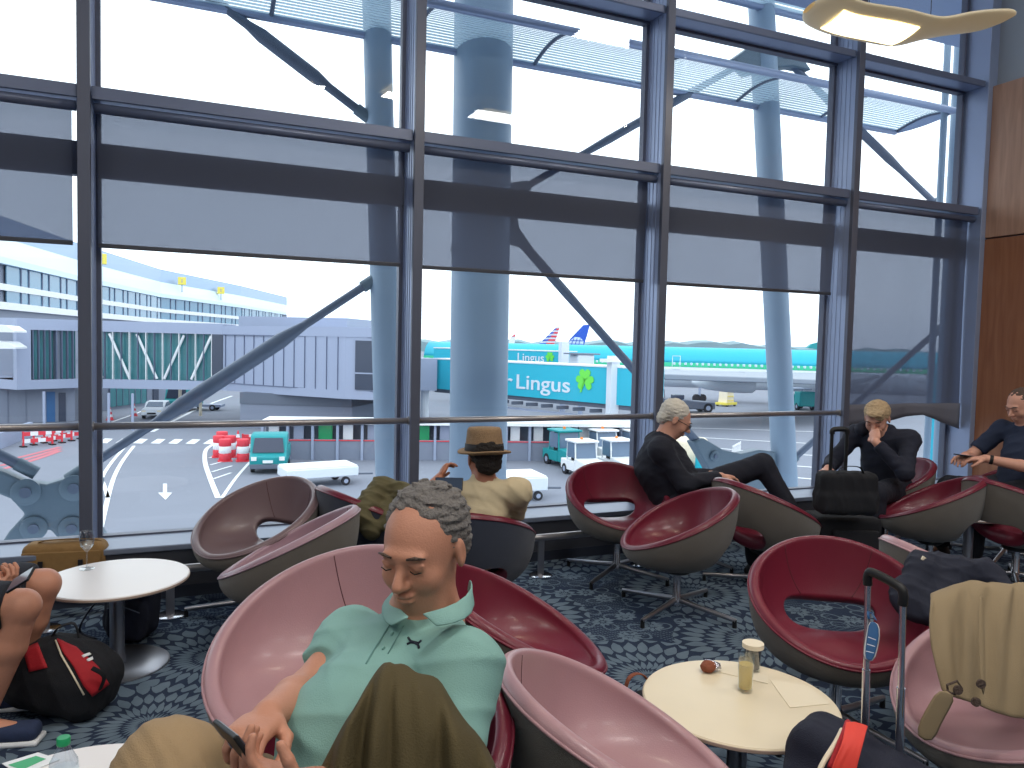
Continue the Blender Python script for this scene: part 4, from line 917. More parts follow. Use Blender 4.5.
phone('dark mobile phone held by the man at the right edge', P11['wR'].lerp(P11['wL'], .5)+Matrix.Rotation(rz11, 3, 'Z') @ V3(0, -.09, .012), Matrix.Rotation(rz11, 3, 'Z') @ V3(0, -1, .1), V3(0, 0, 1), .95)
# person in shorts at the left edge, knees to the right
rzl = math.atan2(_rt.y, _rt.x)+math.pi/2+R(10)
bl = fl(-150, 2.86)
tpl, Pl, ql, _ = seated('person in charcoal shorts and navy shirt at the left edge holding a phone', bl, rzl, 'skin', 'hairbr', 'navy', 'shorts', sleeve=.7, look=(0, -1, -.5), s=1.1, shortsleg=True, topname='shirt', botname='shorts', shoes='denim',
    J=dict(kR=(.10, -.56, .475), kL=(-.17, -.60, .485), aR=(.12, -.42, .09), aL=(-.15, -.46, .09), hR=(.09, -.06, .47), hL=(-.11, -.06, .48), wR=(.04, -.37, .51), wL=(-.06, -.41, .52), eR=(.2, -.10, .64), eL=(-.22, -.12, .64), pv=(0, 0, .50)), voxh=.0055,
    arms=dict(R=((-.25, -.9, .15), (-.3, .2, .9), 1, (.5, .6, .5)), L=((.25, -.9, .1), (.3, .2, .9), -1, (.6, .7, .5))))
phone('mobile phone held by the person in shorts', dp(21, 580, 2.72), dp(31, 574, 2.7)-dp(10, 587, 2.74), V3(-.3, -.5, .8), .85)
bs = make_chair('maroon', 'maroon tub chair mostly outside the left edge, under the person in shorts'); bs.location = bl; bs.rotation_euler = (0, 0, rzl)
# ------------------------------------------------------------------ coats, bags and small things
def sheet(label, cat, name, m, cols, th=.006, amp=.01, seed=1, sub=1, group=None):
    """cols: rows of (px, py, depth) control points, made into a smooth draped cloth"""
    rows = [[dp(*p) for p in r_] for r_ in cols]
    rows = [smoothpath(r_, 6) for r_ in rows]
    cols_ = [smoothpath([r_[i] for r_ in rows], 6) for i in range(len(rows[0]))]
    n = len(cols_[0]); grid = [[cols_[i][j] for i in range(len(cols_))] for j in range(n)]
    rnd = random.Random(seed); fr = [(rnd.uniform(8, 26), rnd.uniform(-6, 6), rnd.uniform(0, 6)) for _ in range(4)]
    c0 = grid[0][0].copy(); out = []
    for j, r_ in enumerate(grid):
        o = []
        for i, p in enumerate(r_):
            u_, v = i/len(r_), j/n; w_ = sum((1-abs(math.sin(a*u_+b*v+c)))**2 for a, b, c in fr)/4-.35
            o.append(p-_f*(amp*w_*2)-c0)
        out.append(o)
    o = MB().grid(out).build(name, m, None, smooth=True, solid=th, sub=sub); o.location = c0; tag(o, label, cat, group); return o
# olive coat over the lap of the mint-shirt man
sheet('dark olive coat draped over the lap of the man in the mint shirt', 'coat', 'coat', M['olive'], [
    [(300, 860, 1.40), (345, 800, 1.42), (395, 760, 1.44), (440, 780, 1.42), (505, 850, 1.38)],
    [(325, 790, 1.34), (362, 708, 1.36), (400, 690, 1.38), (448, 714, 1.37), (498, 790, 1.34)],
    [(322, 775, 1.27), (372, 683, 1.31), (398, 671, 1.33), (446, 702, 1.32), (494, 775, 1.28)],
    [(310, 800, 1.21), (350, 742, 1.22), (396, 740, 1.23), (444, 748, 1.23), (500, 810, 1.22)],
    [(270, 960, 1.17), (330, 930, 1.15), (392, 930, 1.15), (450, 940, 1.16), (520, 950, 1.18)]], .008, .065, 11)
# olive jacket on the maroon chair by the window
def cloth_lump(label, cat, prims, m, vox=.007, amp=.012, fr=28, seed=2, name='jacket', dirv=(1, .3, .6)):
    c = Vector(prims[0][2]); t = thing(name, label, cat, tuple(c)); sdf(prims, vox, 'fabric', M[m], t, disp=folds(amp, fr, seed, dirv)); return t
P_ = lambda x, y, d: dp(x, y, d)
cloth_lump('olive jacket bundled on the back of the maroon chair by the window', 'jacket', [('cap', .03, P_(380, 486, 4.25), P_(364, 512, 4.15), .06, .08), ('cap', .03, P_(386, 484, 4.27), P_(410, 494, 4.20), .045, .055), ('cap', .04, P_(366, 512, 4.20), P_(372, 530, 4.12), .07, .06), ('cap', .03, P_(402, 490, 4.25), P_(408, 512, 4.15), .045, .06), ('cap', .03, P_(388, 492, 4.28), P_(388, 520, 4.15), .05, .07)], 'olive2', seed=6, amp=.014, dirv=(.4, .3, 1))
# navy jacket over the pink chair back
jk = cloth_lump('navy jacket folded over the pink chair back at right', 'jacket', [('cap', .03, P_(922, 566, 3.12), P_(985, 576, 3.04), .065, .07), ('cap', .03, P_(985, 576, 3.04), P_(1004, 590, 2.95), .065, .04), ('cap', .04, P_(922, 570, 3.06), P_(906, 600, 2.98), .07, .055), ('cap', .04, P_(955, 576, 3.05), P_(935, 604, 2.96), .08, .06), ('cap', .03, P_(905, 600, 2.98), P_(928, 612, 2.94), .05, .05), ('cap', .04, P_(900, 585, 3.02), P_(912, 608, 2.96), .035, .04)], 'navy', seed=14, amp=.016, dirv=(.7, .3, .7))
MB().box(P_(925, 560, 3.03)-Vector(jk.location), (.02, .003, .008), Matrix.Rotation(.6, 3, 'Y')).build('collar_label', M['paper'], jk)
# beige trench coat on the pink chair
tc_ = sheet('beige trench coat draped over the pink chair at the right edge', 'coat', 'trench_coat', M['beige'], [
    [(938, 640, 2.36), (975, 632, 2.40), (1010, 630, 2.42), (1045, 632, 2.42), (1100, 640, 2.4)],
    [(934, 600, 2.32), (972, 592, 2.36), (1008, 592, 2.38), (1050, 593, 2.38), (1105, 600, 2.36)],
    [(930, 600, 2.20), (968, 587, 2.24), (1006, 589, 2.26), (1050, 590, 2.28), (1110, 600, 2.26)],
    [(934, 645, 2.10), (968, 640, 2.14), (1004, 640, 2.16), (1050, 642, 2.18), (1115, 650, 2.16)],
    [(946, 695, 2.04), (972, 704, 2.06), (1004, 716, 2.08), (1050, 724, 2.08), (1115, 726, 2.06)]], .010, .03, 5)
def det(pts, d_, w_, name, m, par, th=.004):
    rows = [[dp(x-w_, y-w_*.3, d_)-Vector(par.location) for x, y in pts], [dp(x+w_, y+w_*.3, d_)-Vector(par.location) for x, y in pts]]
    return cloth(rows, name, m, par, th=th, sub=1)
det([(948, 690), (940, 706), (930, 722), (924, 742)], 1.985, 11, 'cuff_strap', M['beige'], tc_)
cloth([[dp(x, y, d_)-Vector(tc_.location) for x, y, d_ in r_] for r_ in ([(984, 590, 2.14), (985, 640, 2.06), (987, 700, 2.0)], [(978, 590, 2.13), (978, 640, 2.05), (980, 700, 1.99)])], 'front_edge', M['beige'], tc_, th=.006)
for x, y, d_ in ((981, 684, 1.99), (958, 690, 1.99), (976, 702, 1.985)):
    MB().lathe(dp(x, y, d_)-Vector(tc_.location), [(.001, -.003), (.012, -.003), (.012, .003), (.001, .004)], 16, axis=-_f).build('button', M['hairbr'], tc_, smooth='auto')
MB().tube([dp(x, y, 1.995)-Vector(tc_.location) for x, y in ((947, 685), (957, 681), (962, 688), (955, 694), (948, 692))], .0035, 6, closed=True).build('buckle', M['hairbr'], tc_)
# bags ------------------------------------------------------------
def strap(pts, r_, name, m, par, flat=.3, n=10, up=None):
    return MB().tube([Vector(p)-Vector(par.location) for p in smoothpath(pts, 6)], r_, n, flat=flat, up=up).build(name, M[m], par, smooth=True)
# red and black backpack bottom left
bp = gz(70, 712); c = Vector((bp.x, bp.y, .145)); a_ = math.atan2(_rt.y, _rt.x); qb = Matrix.Rotation(a_, 3, 'Z') @ Matrix.Rotation(R(18), 3, 'Y')
t = thing('backpack', 'red and black backpack lying on the carpet at the left edge', 'bag', (c.x, c.y, 0))
sdf([('box', .05, c, (.185, .14, .125), qb, .09), ('ell', .06, c+qb @ V3(-.02, -.02, .04), (.165, .14, .125), qb), ('box', .04, c+qb @ V3(-.1, 0, -.03), (.15, .14, .105), qb, .09)], .007, 'main_body', M['blackf'], t, disp=folds(.009, 20, 8))
def patch(pts, name, m, par, body, lift=.006):
    """panel sewn to the bag body: quads between two rows of pixels dropped on its surface"""
    rows = []
    for r_ in pts:
        row = []
        for i in range(len(r_)-1):
            for k in range(5):
                x = r_[i][0]+(r_[i+1][0]-r_[i][0])*k/5; y = r_[i][1]+(r_[i+1][1]-r_[i][1])*k/5; row.append((x, y))
        row.append(r_[-1]); rows.append(row)
    out = []; nn = 6
    for a, b in zip(rows[:-1], rows[1:]):
        for k in range(nn+(1 if b is rows[-1] else 0)):
            out.append([(p[0]+(q_[0]-p[0])*k/nn, p[1]+(q_[1]-p[1])*k/nn) for p, q_ in zip(a, b)])
    g_ = []; last = None
    for r_ in out:
        row = []
        for x, y in r_:
            h = hit(body, x, y)
            if h[0] is None: h = (last, V3(0, -1, 0)) if last is not None else (dp(x, y, (c-CAM).dot(_f)-.12), V3(0, -1, 0))
            last = h[0]; row.append(h[0]+h[1]*lift-Vector(par.location))
        g_.append(row)
    return cloth(g_, name, m, par, th=.004, sub=0)
bb_ = [o for o in COL.objects if o.parent == t][0]
patch([[(57, 640), (76, 648), (98, 668), (108, 684)], [(62, 652), (74, 668), (84, 686), (92, 696)]], 'front_panel', M['redf'], t, bb_)
patch([[(24, 650), (38, 644)], [(30, 672), (48, 668)]], 'side_panel', M['redf'], t, bb_)
patch([[(81, 657), (88, 654)], [(83, 659), (90, 656)]], 'logo_line', M['white'], t, bb_, .009); patch([[(86, 661), (91, 658)], [(88, 663), (92, 661)]], 'logo_mark', M['white'], t, bb_, .009)
h1 = [hit(bb_, x, y) for x, y in ((56, 642), (62, 656), (72, 674), (84, 694))]
MB().tube([a+b*.008-Vector(t.location) for a, b in h1 if a is not None], .0035, 6).build('zip', M['paper'], t, smooth=True)
strap([c+qb @ V3(-.02, .02, .15), c+qb @ V3(-.05, .0, .22), c+qb @ V3(-.1, -.01, .19), c+qb @ V3(-.12, 0, .14)], .012, 'grab_handle', 'blackf', t)
strap([dp(100, 690, c.length*0+(c-CAM).dot(_f)-.1), dp(104, 676, (c-CAM).dot(_f)-.12), dp(92, 668, (c-CAM).dot(_f)-.15)], .009, 'side_strap', 'blackf', t)
# navy backpack under the white table
bp = gz(128, 640); c = Vector((bp.x+.02, bp.y+.05, .14)); qb = Matrix.Rotation(a_, 3, 'Z') @ Matrix.Rotation(R(4), 3, 'Y')
t = thing('backpack', 'navy backpack standing under the white table by the window', 'bag', (c.x, c.y, 0))
sdf([('box', .05, c+V3(0, 0, .03), (.13, .10, .17), qb, .08), ('box', .03, c+qb @ V3(.02, -.10, -.02), (.10, .04, .10), qb, .04)], .007, 'main_body', M['navyf'], t, disp=folds(.008, 22, 18))
strap([c+qb @ V3(-.1, -.1, .12), c+qb @ V3(-.17, -.13, .0), c+qb @ V3(-.2, -.12, -.09), c+qb @ V3(-.12, -.12, -.12)], .016, 'shoulder_strap', 'navyf', t)
strap([c+qb @ V3(-.05, .0, .20), c+qb @ V3(-.0, -.01, .245), c+qb @ V3(.05, 0, .20)], .009, 'grab_handle', 'navyf', t)
MB().box(c+qb @ V3(.01, -.11, .14)-Vector(t.location), (.012, .003, .022), qb).build('white_label', M['white'], t)
strap([c+qb @ V3(-.06, -.145, .05), c+qb @ V3(.02, -.15, .065), c+qb @ V3(.1, -.14, .04)], .003, 'zip', 'clad3', t, flat=1)
# tan canvas bag by the sill
bp = fl(64, 4.30); c = Vector((bp.x, bp.y, .195)); qb = Matrix.Rotation(a_*.3, 3, 'Z')
t = thing('canvas_bag', 'tan canvas bag with flap and pockets behind the white table by the sill', 'bag', (c.x, c.y, 0))
sdf([('box', .02, c+V3(0, 0, -.0), (.215, .08, .175), qb, .05)], .008, 'main_body', M['tanf'], t, disp=folds(.007, 18, 28))
MB().prism([qb @ V3(x, -.085, z)+c-Vector(t.location) for x, z in ((-.2, .135), (.2, .135), (.19, .04), (0, .01), (-.19, .04))], (0, -.012, 0)).build('flap', M['tanf'], t, bevel=.006)
for x in (-.1, .1):
    MB().box(qb @ V3(x, -.095, -.06)+c-Vector(t.location), (.08, .02, .07), qb).build('pocket', M['tanf'], t, bevel=.012)
    MB().box(qb @ V3(x, -.112, .03)+c-Vector(t.location), (.012, .006, .06), qb).build('buckle_strap', M['blackf'], t, bevel=.002)
strap([c+qb @ V3(-.16, 0, .145), c+qb @ V3(-.1, -.02, .185), c+qb @ V3(.1, -.02, .185), c+qb @ V3(.19, 0, .16), c+qb @ V3(.222, 0, .08)], .012, 'carry_strap', 'tanf', t)
# dark handbag between the pink chair and the cream table
bp = fl(655, 2.62); c = Vector((bp.x, bp.y, .17)); qb = Matrix.Rotation(a_+.5, 3, 'Z') @ Matrix.Rotation(R(-10), 3, 'Y')
t = thing('handbag', 'black handbag with brown leather trim beside the cream table', 'bag', (c.x, c.y, 0))
sdf([('box', .03, c, (.15, .07, .16), qb, .05), ('ell', .04, c+V3(0, 0, -.06), (.16, .09, .10), qb)], .007, 'main_body', M['blackf'], t, disp=folds(.009, 22, 38))
strap([c+qb @ V3(-.10, -.04, .13), c+qb @ V3(-.07, -.05, .27), c+qb @ V3(.0, -.05, .26), c+qb @ V3(.05, -.05, .13)], .010, 'handle', 'cookie', t)
MB().box(c+qb @ V3(-.10, -.03, .185)-Vector(t.location), (.026, .03, .02), qb).build('leather_tab', M['cookie'], t, bevel=.006)
# suitcase with a red luggage tag ------------------------------------------------------
sc0 = fl(862, 2.02); hd = fl(884, 2.10)
sx = (fl(908, 2.06)-fl(864, 2.14)).normalized(); sy = Vector((-sx.y, sx.x, 0))
t = thing('suitcase', 'dark cabin suitcase with tall chrome handle and coral red luggage strap in the foreground', 'suitcase', (sc0.x, sc0.y, 0))
L_ = lambda p: Vector(p)-Vector(t.location)
def up_(px, py, d_): return dp(px, py, d_)
cx0 = fl(880, 2.0); Hs = .50
qs = Matrix((sx, sy, V3(0, 0, 1))).transposed() @ Matrix.Rotation(R(9), 3, 'Y')
cc = Vector((cx0.x, cx0.y, .255))
sbody = sdf([('box', .03, cc, (.205, .12, .235), qs, .07), ('box', .03, cc+qs @ V3(-.02, -.12, -.01), (.165, .05, .19), qs, .05), ('box', .03, cc+qs @ V3(-.10, -.03, .20), (.10, .10, .065), qs, .055)], .007, 'main_body', M['navyf'], t, disp=folds(.005, 18, 48))
pA, pB = dp(868, 578, 2.12), dp(903, 596, 2.03); pa0, pb0 = Vector((pA.x+.02, pA.y, .40)), Vector((pB.x+.02, pB.y, .40))
for a, b in ((pA, pa0), (pB, pb0)):
    MB().tube([L_(a), L_(a.lerp(b, .55))], .0085, 12).build('handle_tube', M['chrome'], t, smooth='auto'); MB().tube([L_(a.lerp(b, .5)), L_(b)], .011, 12).build('handle_sleeve', M['chrome'], t, smooth='auto')
gp = smoothpath([pA+V3(0, 0, -.02), pA+V3(0, 0, .008), pA.lerp(pB, .15)+V3(0, 0, .022), pA.lerp(pB, .85)+V3(0, 0, .02), pB+V3(0, 0, .006), pB+V3(0, 0, -.025)], 5)
MB().tube([L_(p) for p in gp], .0125, 12).build('grip', M['black'], t, smooth=True)
strap([dp(842, 730, 1.90), dp(836, 742, 1.84), dp(822, 765, 1.80), dp(812, 790, 1.78)], .006, 'zip', 'paper', t, flat=1); strap([dp(848, 722, 1.93), dp(842, 738, 1.84), dp(830, 768, 1.79)], .007, 'piping', 'redf', t, flat=1)
tg_ = sheet('coral red cloth strap tied over the suitcase', 'strap', 'luggage_strap', M['redtag'], [[(846, 722, 1.86), (856, 722, 1.86), (868, 726, 1.86)], [(842, 742, 1.80), (852, 744, 1.80), (862, 748, 1.80)], [(834, 762, 1.775), (844, 766, 1.775), (856, 772, 1.775)], [(828, 782, 1.77), (840, 786, 1.77), (852, 792, 1.77)]], .003, .002, 3)
tgb = thing('luggage_tag', 'blue and white paper luggage tag looped on the suitcase handle', 'tag', tuple(dp(871, 622, 2.08)))
LT = lambda x, y, d_: dp(x, y, d_)-Vector(tgb.location)
cloth([[LT(869, 619, 2.09), LT(867, 632, 2.08), LT(865, 647, 2.07), LT(864, 660, 2.06)], [LT(879, 622, 2.08), LT(880, 636, 2.07), LT(877, 650, 2.06), LT(873, 663, 2.05)]], 'tag_slip', M['tagblue'], tgb, th=.001)
cloth([[LT(868, 619, 2.092), LT(866, 632, 2.082), LT(863, 647, 2.072), LT(862.5, 661, 2.062)], [LT(880, 622, 2.082), LT(881.2, 636, 2.072), LT(878.4, 650, 2.062), LT(874.4, 664, 2.052)]], 'tag_border', M['white'], tgb, th=.0008)
MB().tube([LT(869, 619, 2.09), LT(868, 612, 2.10), LT(872, 613, 2.13), LT(876, 620, 2.085)], .004, 6, flat=.3).build('loop', M['tagblue'], tgb, smooth=True)
for k in range(3): MB().tube([LT(868.2-k*1.2, 637+k*7, 2.062-.004*k), LT(876-k*1.0, 640+k*6.5, 2.052-.004*k)], .0011, 6).build('print_line', M['white'], tgb)
# trolley case and tote in front of the short-haired person
tb = fl(848, 5.02); t = thing('trolley_case', 'black trolley case standing beside the maroon chair at right', 'suitcase', (tb.x, tb.y, 0))
qt = Matrix((_rt, Vector((math.sin(YAW), math.cos(YAW), 0)), V3(0, 0, 1))).transposed()
sdf([('box', .02, Vector((tb.x, tb.y, .25)), (.22, .13, .225), qt, .035)], .009, 'main_body', M['blackf'], t, disp=folds(.003, 14, 58))
MB().box(qt @ V3(.03, -.145, .27), (.15, .02, .13), qt).build('front_pocket', M['blackf'], t, bevel=.012)
for x in (-.17, .17): MB().lathe(qt @ V3(x, -.08, .025), [(.001, -.01), (.025, -.01), (.025, .01), (.001, .01)], 14, axis=_rt).build('caster', M['black'], t)
ha, hb_ = dp(832, 434, 5.08), dp(847, 434, 5.08)
for a in (ha, hb_): MB().tube([a-Vector(t.location), Vector((a.x, a.y, .46))-Vector(t.location)], .012, 10).build('handle_tube', M['black'], t, smooth='auto')
MB().tube([p-Vector(t.location) for p in smoothpath([ha, ha.lerp(hb_, .1)+V3(0, 0, .03), ha.lerp(hb_, .9)+V3(0, 0, .03), hb_], 5)], .017, 10).build('grip', M['black'], t, smooth=True)
tb2 = dp(846, 492, 4.86); t = thing('tote_bag', 'black tote bag resting on top of the trolley case', 'bag', tuple(tb2))
sdf([('box', .02, tb2, (.185, .075, .135), qt, .04), ('box', .02, tb2+V3(0, 0, -.06), (.195, .085, .08), qt, .05)], .008, 'main_body', M['blackf'], t, disp=folds(.008, 20, 68))
strap([tb2+qt @ V3(-.09, -.04, .12), tb2+qt @ V3(-.05, -.06, .17), tb2+qt @ V3(.05, -.06, .17), tb2+qt @ V3(.09, -.04, .12)], .008, 'handle', 'black', t)
# second dark bag behind the trolley
tb = fl(806, 5.25); t = thing('holdall', 'dark holdall on the floor behind the maroon and taupe chair', 'bag', (tb.x, tb.y, 0)); sdf([('box', .03, Vector((tb.x, tb.y, .17)), (.17, .12, .16), qt, .06)], .009, 'main_body', M['blackf'], t, disp=folds(.008, 20, 78)); strap([Vector((tb.x, tb.y, .3))+qt @ V3(-.08, 0, 0), Vector((tb.x, tb.y, .38)), Vector((tb.x, tb.y, .3))+qt @ V3(.08, 0, 0)], .009, 'handle', 'black', t)
# glasses, cups, snacks ---------------------------------------------------------------
def tumbler(label, loc, r_, h, m='drink_glass', fill=0, fillm='beer'):
    t = thing('drinking_glass', label, 'glass', tuple(loc))
    MB().lathe((0, 0, 0), [(.001, 0), (r_*.86, 0), (r_*.88, .006), (r_, h), (r_-.0016, h), (r_*.86-.0016, .012), (.001, .011)], 36).build('tumbler', GLASSB, t, smooth='auto')
    if fill: MB().lathe((0, 0, 0), [(.001, .0125), (r_*.86-.002, .0125), (r_*.95-.003, h*fill), (.001, h*fill)], 36).build('drink', M[fillm], t, smooth='auto')
    return t
def on(x, y, z=.42): p = gz(x, y, z); return Vector((p.x, p.y, z))
tumbler('tall glass half full of golden beer on the cream table', on(745, 691), .027, .125, fill=.74)
g2 = tumbler('glass topped with a round beige coaster behind the beer on the cream table', on(752, 671), .030, .085)
MB().lathe((0, 0, .086), [(.001, 0), (.037, 0), (.037, .016), (.001, .017)], 32).build('lid', M['cookie'] if False else M['paper'], g2, smooth='auto')
MB().lathe((0, 0, 0), [(.001, .0125), (.024, .0125), (.027, .07), (.001, .07)], 28).build('dark_drink', M['dnavy'], g2, smooth='auto')
mf = on(708, 672); t = thing('muffin', 'brown muffin in crumpled foil on the cream table', 'food', tuple(mf))
sdf([('ell', .01, mf+V3(0, 0, .018), (.030, .026, .019)), ('ell', .01, mf+V3(.006, 0, .026), (.022, .022, .013))], .003, 'cake', M['cookie'], t, disp=folds(.003, 90, 4))
sdf([('ell', .008, mf+V3(.024, -.004, .020), (.026, .022, .018)), ('ell', .008, mf+V3(.008, .012, .028), (.022, .018, .012))], .003, 'foil_wrap', M['foil'], t, disp=folds(.007, 80, 9))
def napkin(label, pts, z, m='paper'):
    ps = [on(x, y, z) for x, y in pts]; c = ps[0].copy(); o = MB().prism([p-c for p in ps], (0, 0, .0012)).build('napkin', M[m], None); o.location = c; tag(o, label, 'napkin', None); return o
napkin('cream paper napkin lying flat on the right of the cream table', [(770, 680), (808, 686), (830, 704), (790, 708)], .4208)
napkin('narrow folded cream napkin behind the beer glass', [(725, 664), (768, 676), (768, 684), (718, 672)], .4208)
wg = on(87, 569); t = thing('wine_glass', 'empty wine glass standing on the white table', 'glass', tuple(wg))
MB().lathe((0, 0, 0), [(.001, 0), (.034, 0), (.034, .002), (.006, .005), (.0035, .012), (.0035, .085), (.010, .092), (.028, .115), (.033, .145), (.029, .185), (.0278, .185), (.0318, .145), (.0265, .116), (.001, .096)], 32).build('bowl_and_stem', GLASSB, t, smooth='auto')
bt = on(64, 806); t = thing('water_bottle', 'clear plastic water bottle with green cap on the near table', 'bottle', tuple(bt))
MB().lathe((0, 0, 0), [(.001, 0), (.030, 0), (.032, .01), (.032, .10), (.030, .112), (.014, .145), (.0125, .155), (.0125, .165), (.001, .165)], 32).build('bottle_body', pane('bottle_plastic', (.86, .90, .94), .2), t, smooth='auto')
MB().lathe((0, 0, .152), [(.001, 0), (.0145, 0), (.015, .002), (.015, .016), (.0135, .018), (.001, .018)], 24).build('cap', M['green'], t, smooth='auto')
MB().lathe((0, 0, 0), [(.0325, .04), (.0328, .042), (.0328, .09), (.0325, .092)], 32).build('label_band', M['white'], t)
lf = on(30, 770); o = MB().prism([on(x, y, .4205)-lf for x, y in ((2, 764), (38, 753), (60, 760), (20, 776))], (0, 0, .002)).build('leaflet', M['white'], None); o.location = lf; tag(o, 'green and white leaflet on the near table at the bottom left', 'leaflet')
MB().prism([on(x, y, .4228)-lf for x, y in ((8, 765), (36, 756), (46, 759), (22, 770))], (0, 0, .0006)).build('green_print', M['leaflet'], o)
cu = Vector(wy(823, 478, 5.0)); cu = Vector((cu.x, 5.03, .32)); tumbler('clear plastic cup on the window sill behind the trolley handle', cu, .036, .09)
# ------------------------------------------------------------------ the apron outside, ground level at -5.7
GZ = -5.7
def G(x, y): return gz(x, y, GZ)
struct(MB().b(-160, 520, 6.5, 900, GZ-.3, GZ).build('ground', M['asphalt'], None))
def flat(pts, z=.012): return [(p.x, p.y, GZ+z) for p in [G(*q) for q in pts]]
def paint(label, name, polys, m='mark', cat='road marking', grp=None):
    """each polygon is a strip of paint on the apron"""
    o = None
    for poly in polys:
        k = MB().prism(flat(poly), (0, 0, .006)).build(name, M[m])
        tag(k, label, cat, grp)
    return o
def stroke(px, w_):
    pts = [G(*p) for p in px]; pts = smoothpath(pts, 5); L = []; Rr = []
    for i, p in enumerate(pts):
        d = (pts[min(i+1, len(pts)-1)]-pts[max(i-1, 0)]); n = Vector((-d.y, d.x, 0)).normalized()*w_/2
        L.append(p+n); Rr.append(p-n)
    return [[(a.x, a.y, GZ+.014) for a in L], [(a.x, a.y, GZ+.014) for a in Rr]]
def line(label, px, w_=.22, m='mark', grp=None):
    o = MB().grid(stroke(px, w_)).build('painted_line', M[m], solid=.004); tag(o, label, 'road marking', grp)
for k in range(7):
    x = 98+k*17.5
    paint('one white bar of the zebra crossing on the apron road', 'crossing_bar', [[(x, 443.0+k*.15), (x+9, 443.4+k*.15), (x+15, 439+k*.15), (x+7, 438.6+k*.15)]], grp='zebra crossing bars')
paint('white arrow painted on the road, pointing towards the viewer', 'road_arrow', [[(163, 484), (167, 484), (167, 493), (172, 493), (165.5, 500), (158, 493), (163, 493)]])
line('white curved lane line left of the road arrow', [(99, 536), (105, 510), (113, 480), (122, 462), (134, 446)], .2)
line('white line of the painted wedge left of the road', [(108, 498), (104, 485), (102, 478), (112, 462), (126, 446)], .18)
line('white curved lane line right of the road arrow', [(218, 498), (210, 478), (205, 462), (206, 450), (214, 444)], .25)
line('long white line crossing under the steel brace', [(152, 432), (200, 408), (232, 396)], .3)
line('white line beside the parked white car', [(112, 422), (135, 414), (142, 411)], .2)
for k in range(4): line('thin white hatching line in the painted island', [(209+k*1.5, 458+k*7), (234-k, 452+k*7)], .14, grp='hatching lines in the island')
line('white line closing the painted island', [(222, 498), (236, 478), (250, 462)], .16)
for k in range(3): line('red painted line at the left edge of the apron', [(0, 462+k*4), (34, 454+k*3), (60, 447+k*2)], .35, 'redmark', grp='red lines at the left')
for k in range(5): line('faint white stand line on the apron right of the white-haired man', [(690, 428+k*9), (760, 430+k*11), (820, 432+k*12)], .25, grp='stand lines at the right')
# --- terminal pier, curving away at the left
PP = [(-70, 66), (0, 82), (75, 105), (160, 145), (240, 186), (286, 232)]
foot = [fl(x, d) for x, d in PP]
def strip(z0, z1, o0=0, o1=0, name='band', m='clad', parent=None, th=.3, pts=None, i0=0, i1=None):
    """a band that follows the facade; o pushes it towards the viewer"""
    P_ = pts or foot; P_ = P_[i0:i1]
    def off(p, o): v = Vector((p.x, p.y, 0)).normalized(); return Vector((p.x-v.x*o, p.y-v.y*o, 0))
    sm = [P_[0].lerp(P_[0], 0)]
    rows = [[off(p, o0)+Vector((0, 0, z0)) for p in P_], [off(p, o1)+Vector((0, 0, z1)) for p in P_]]
    mb = MB()
    vs = []; fs = []
    for p in P_: vs += [off(p, o0)+Vector((0, 0, z0)), off(p, o1)+Vector((0, 0, z1)), off(p, o1-th)+Vector((0, 0, z1)), off(p, o0-th)+Vector((0, 0, z0))]
    for i in range(len(P_)-1):
        a, b = i*4, i*4+4
        fs += [(a, b, b+1, a+1), (a+1, b+1, b+2, a+2), (a+2, b+2, b+3, a+3), (a+3, b+3, b, a)]
    n = (len(P_)-1)*4; fs += [(0, 1, 2, 3), (n+3, n+2, n+1, n)]
    return mb.add(vs, fs).build(name, M[m], parent)
pier = thing('terminal_pier', 'long pale blue terminal pier with two bands of windows, curving away at the left', 'building', (0, 0, 0))
strip(GZ, 9.4, -1.4, -1.4, 'wall', 'clad2', pier, 2)
strip(9.0, 9.7, .9, .9, 'eaves', 'roofl', pier, 2.2)
strip(9.7, 12.0, .8, -1.6, 'lower_roof', 'roofl', pier, .3)
strip(12.0, 14.6, -1.6, -3.6, 'upper_roof', 'roofb', pier, .3)
strip(6.2, 6.9, .1, .1, 'upper_ledge', 'white', pier, 1.2); strip(4.1, 4.9, .5, .5, 'lower_ledge', 'white', pier, 1.6); strip(-2, 4.1, -.8, -.8, 'lower_wall', 'clad2', pier, .4)
def along(P_, t):
    s = [(P_[i+1]-P_[i]).length for i in range(len(P_)-1)]; T = sum(s)*t
    for i, l_ in enumerate(s):
        if T <= l_ or i == len(s)-1: d = (P_[i+1]-P_[i]).normalized(); return P_[i]+d*min(T, l_), d
        T -= l_
NWN = 46
for k in range(NWN):
    p, d = along(foot, .12+.86*k/NWN); tt = sum((foot[i+1]-foot[i]).length for i in range(5))*.86/NWN
    vw = Vector((p.x, p.y, 0)).normalized(); q = Matrix(((d.x, -d.y, 0), (d.y, d.x, 0), (0, 0, 1)))
    wide = k % 2 == 0
    for z0, z1 in ((6.9, 9.0), (4.9, 6.2)):
        c = p+vw*.7+Vector((0, 0, (z0+z1)/2)); hw = tt*(.62 if wide else .34)
        MB().box(c, (hw, .06, (z1-z0)/2), q).build('window', M['bglass'], pier)
        e = p+vw*.55+d*(hw)+Vector((0, 0, (z0+z1)/2)); MB().box(e, (.12, .1, (z1-z0)/2), q).build('window_post', M['joint'], pier)
for x, y, k in ((101, 259, 1.5), (182.5, 281, 1.5), (221, 290, 1.5), (275, 305, 1.5)):
    pass
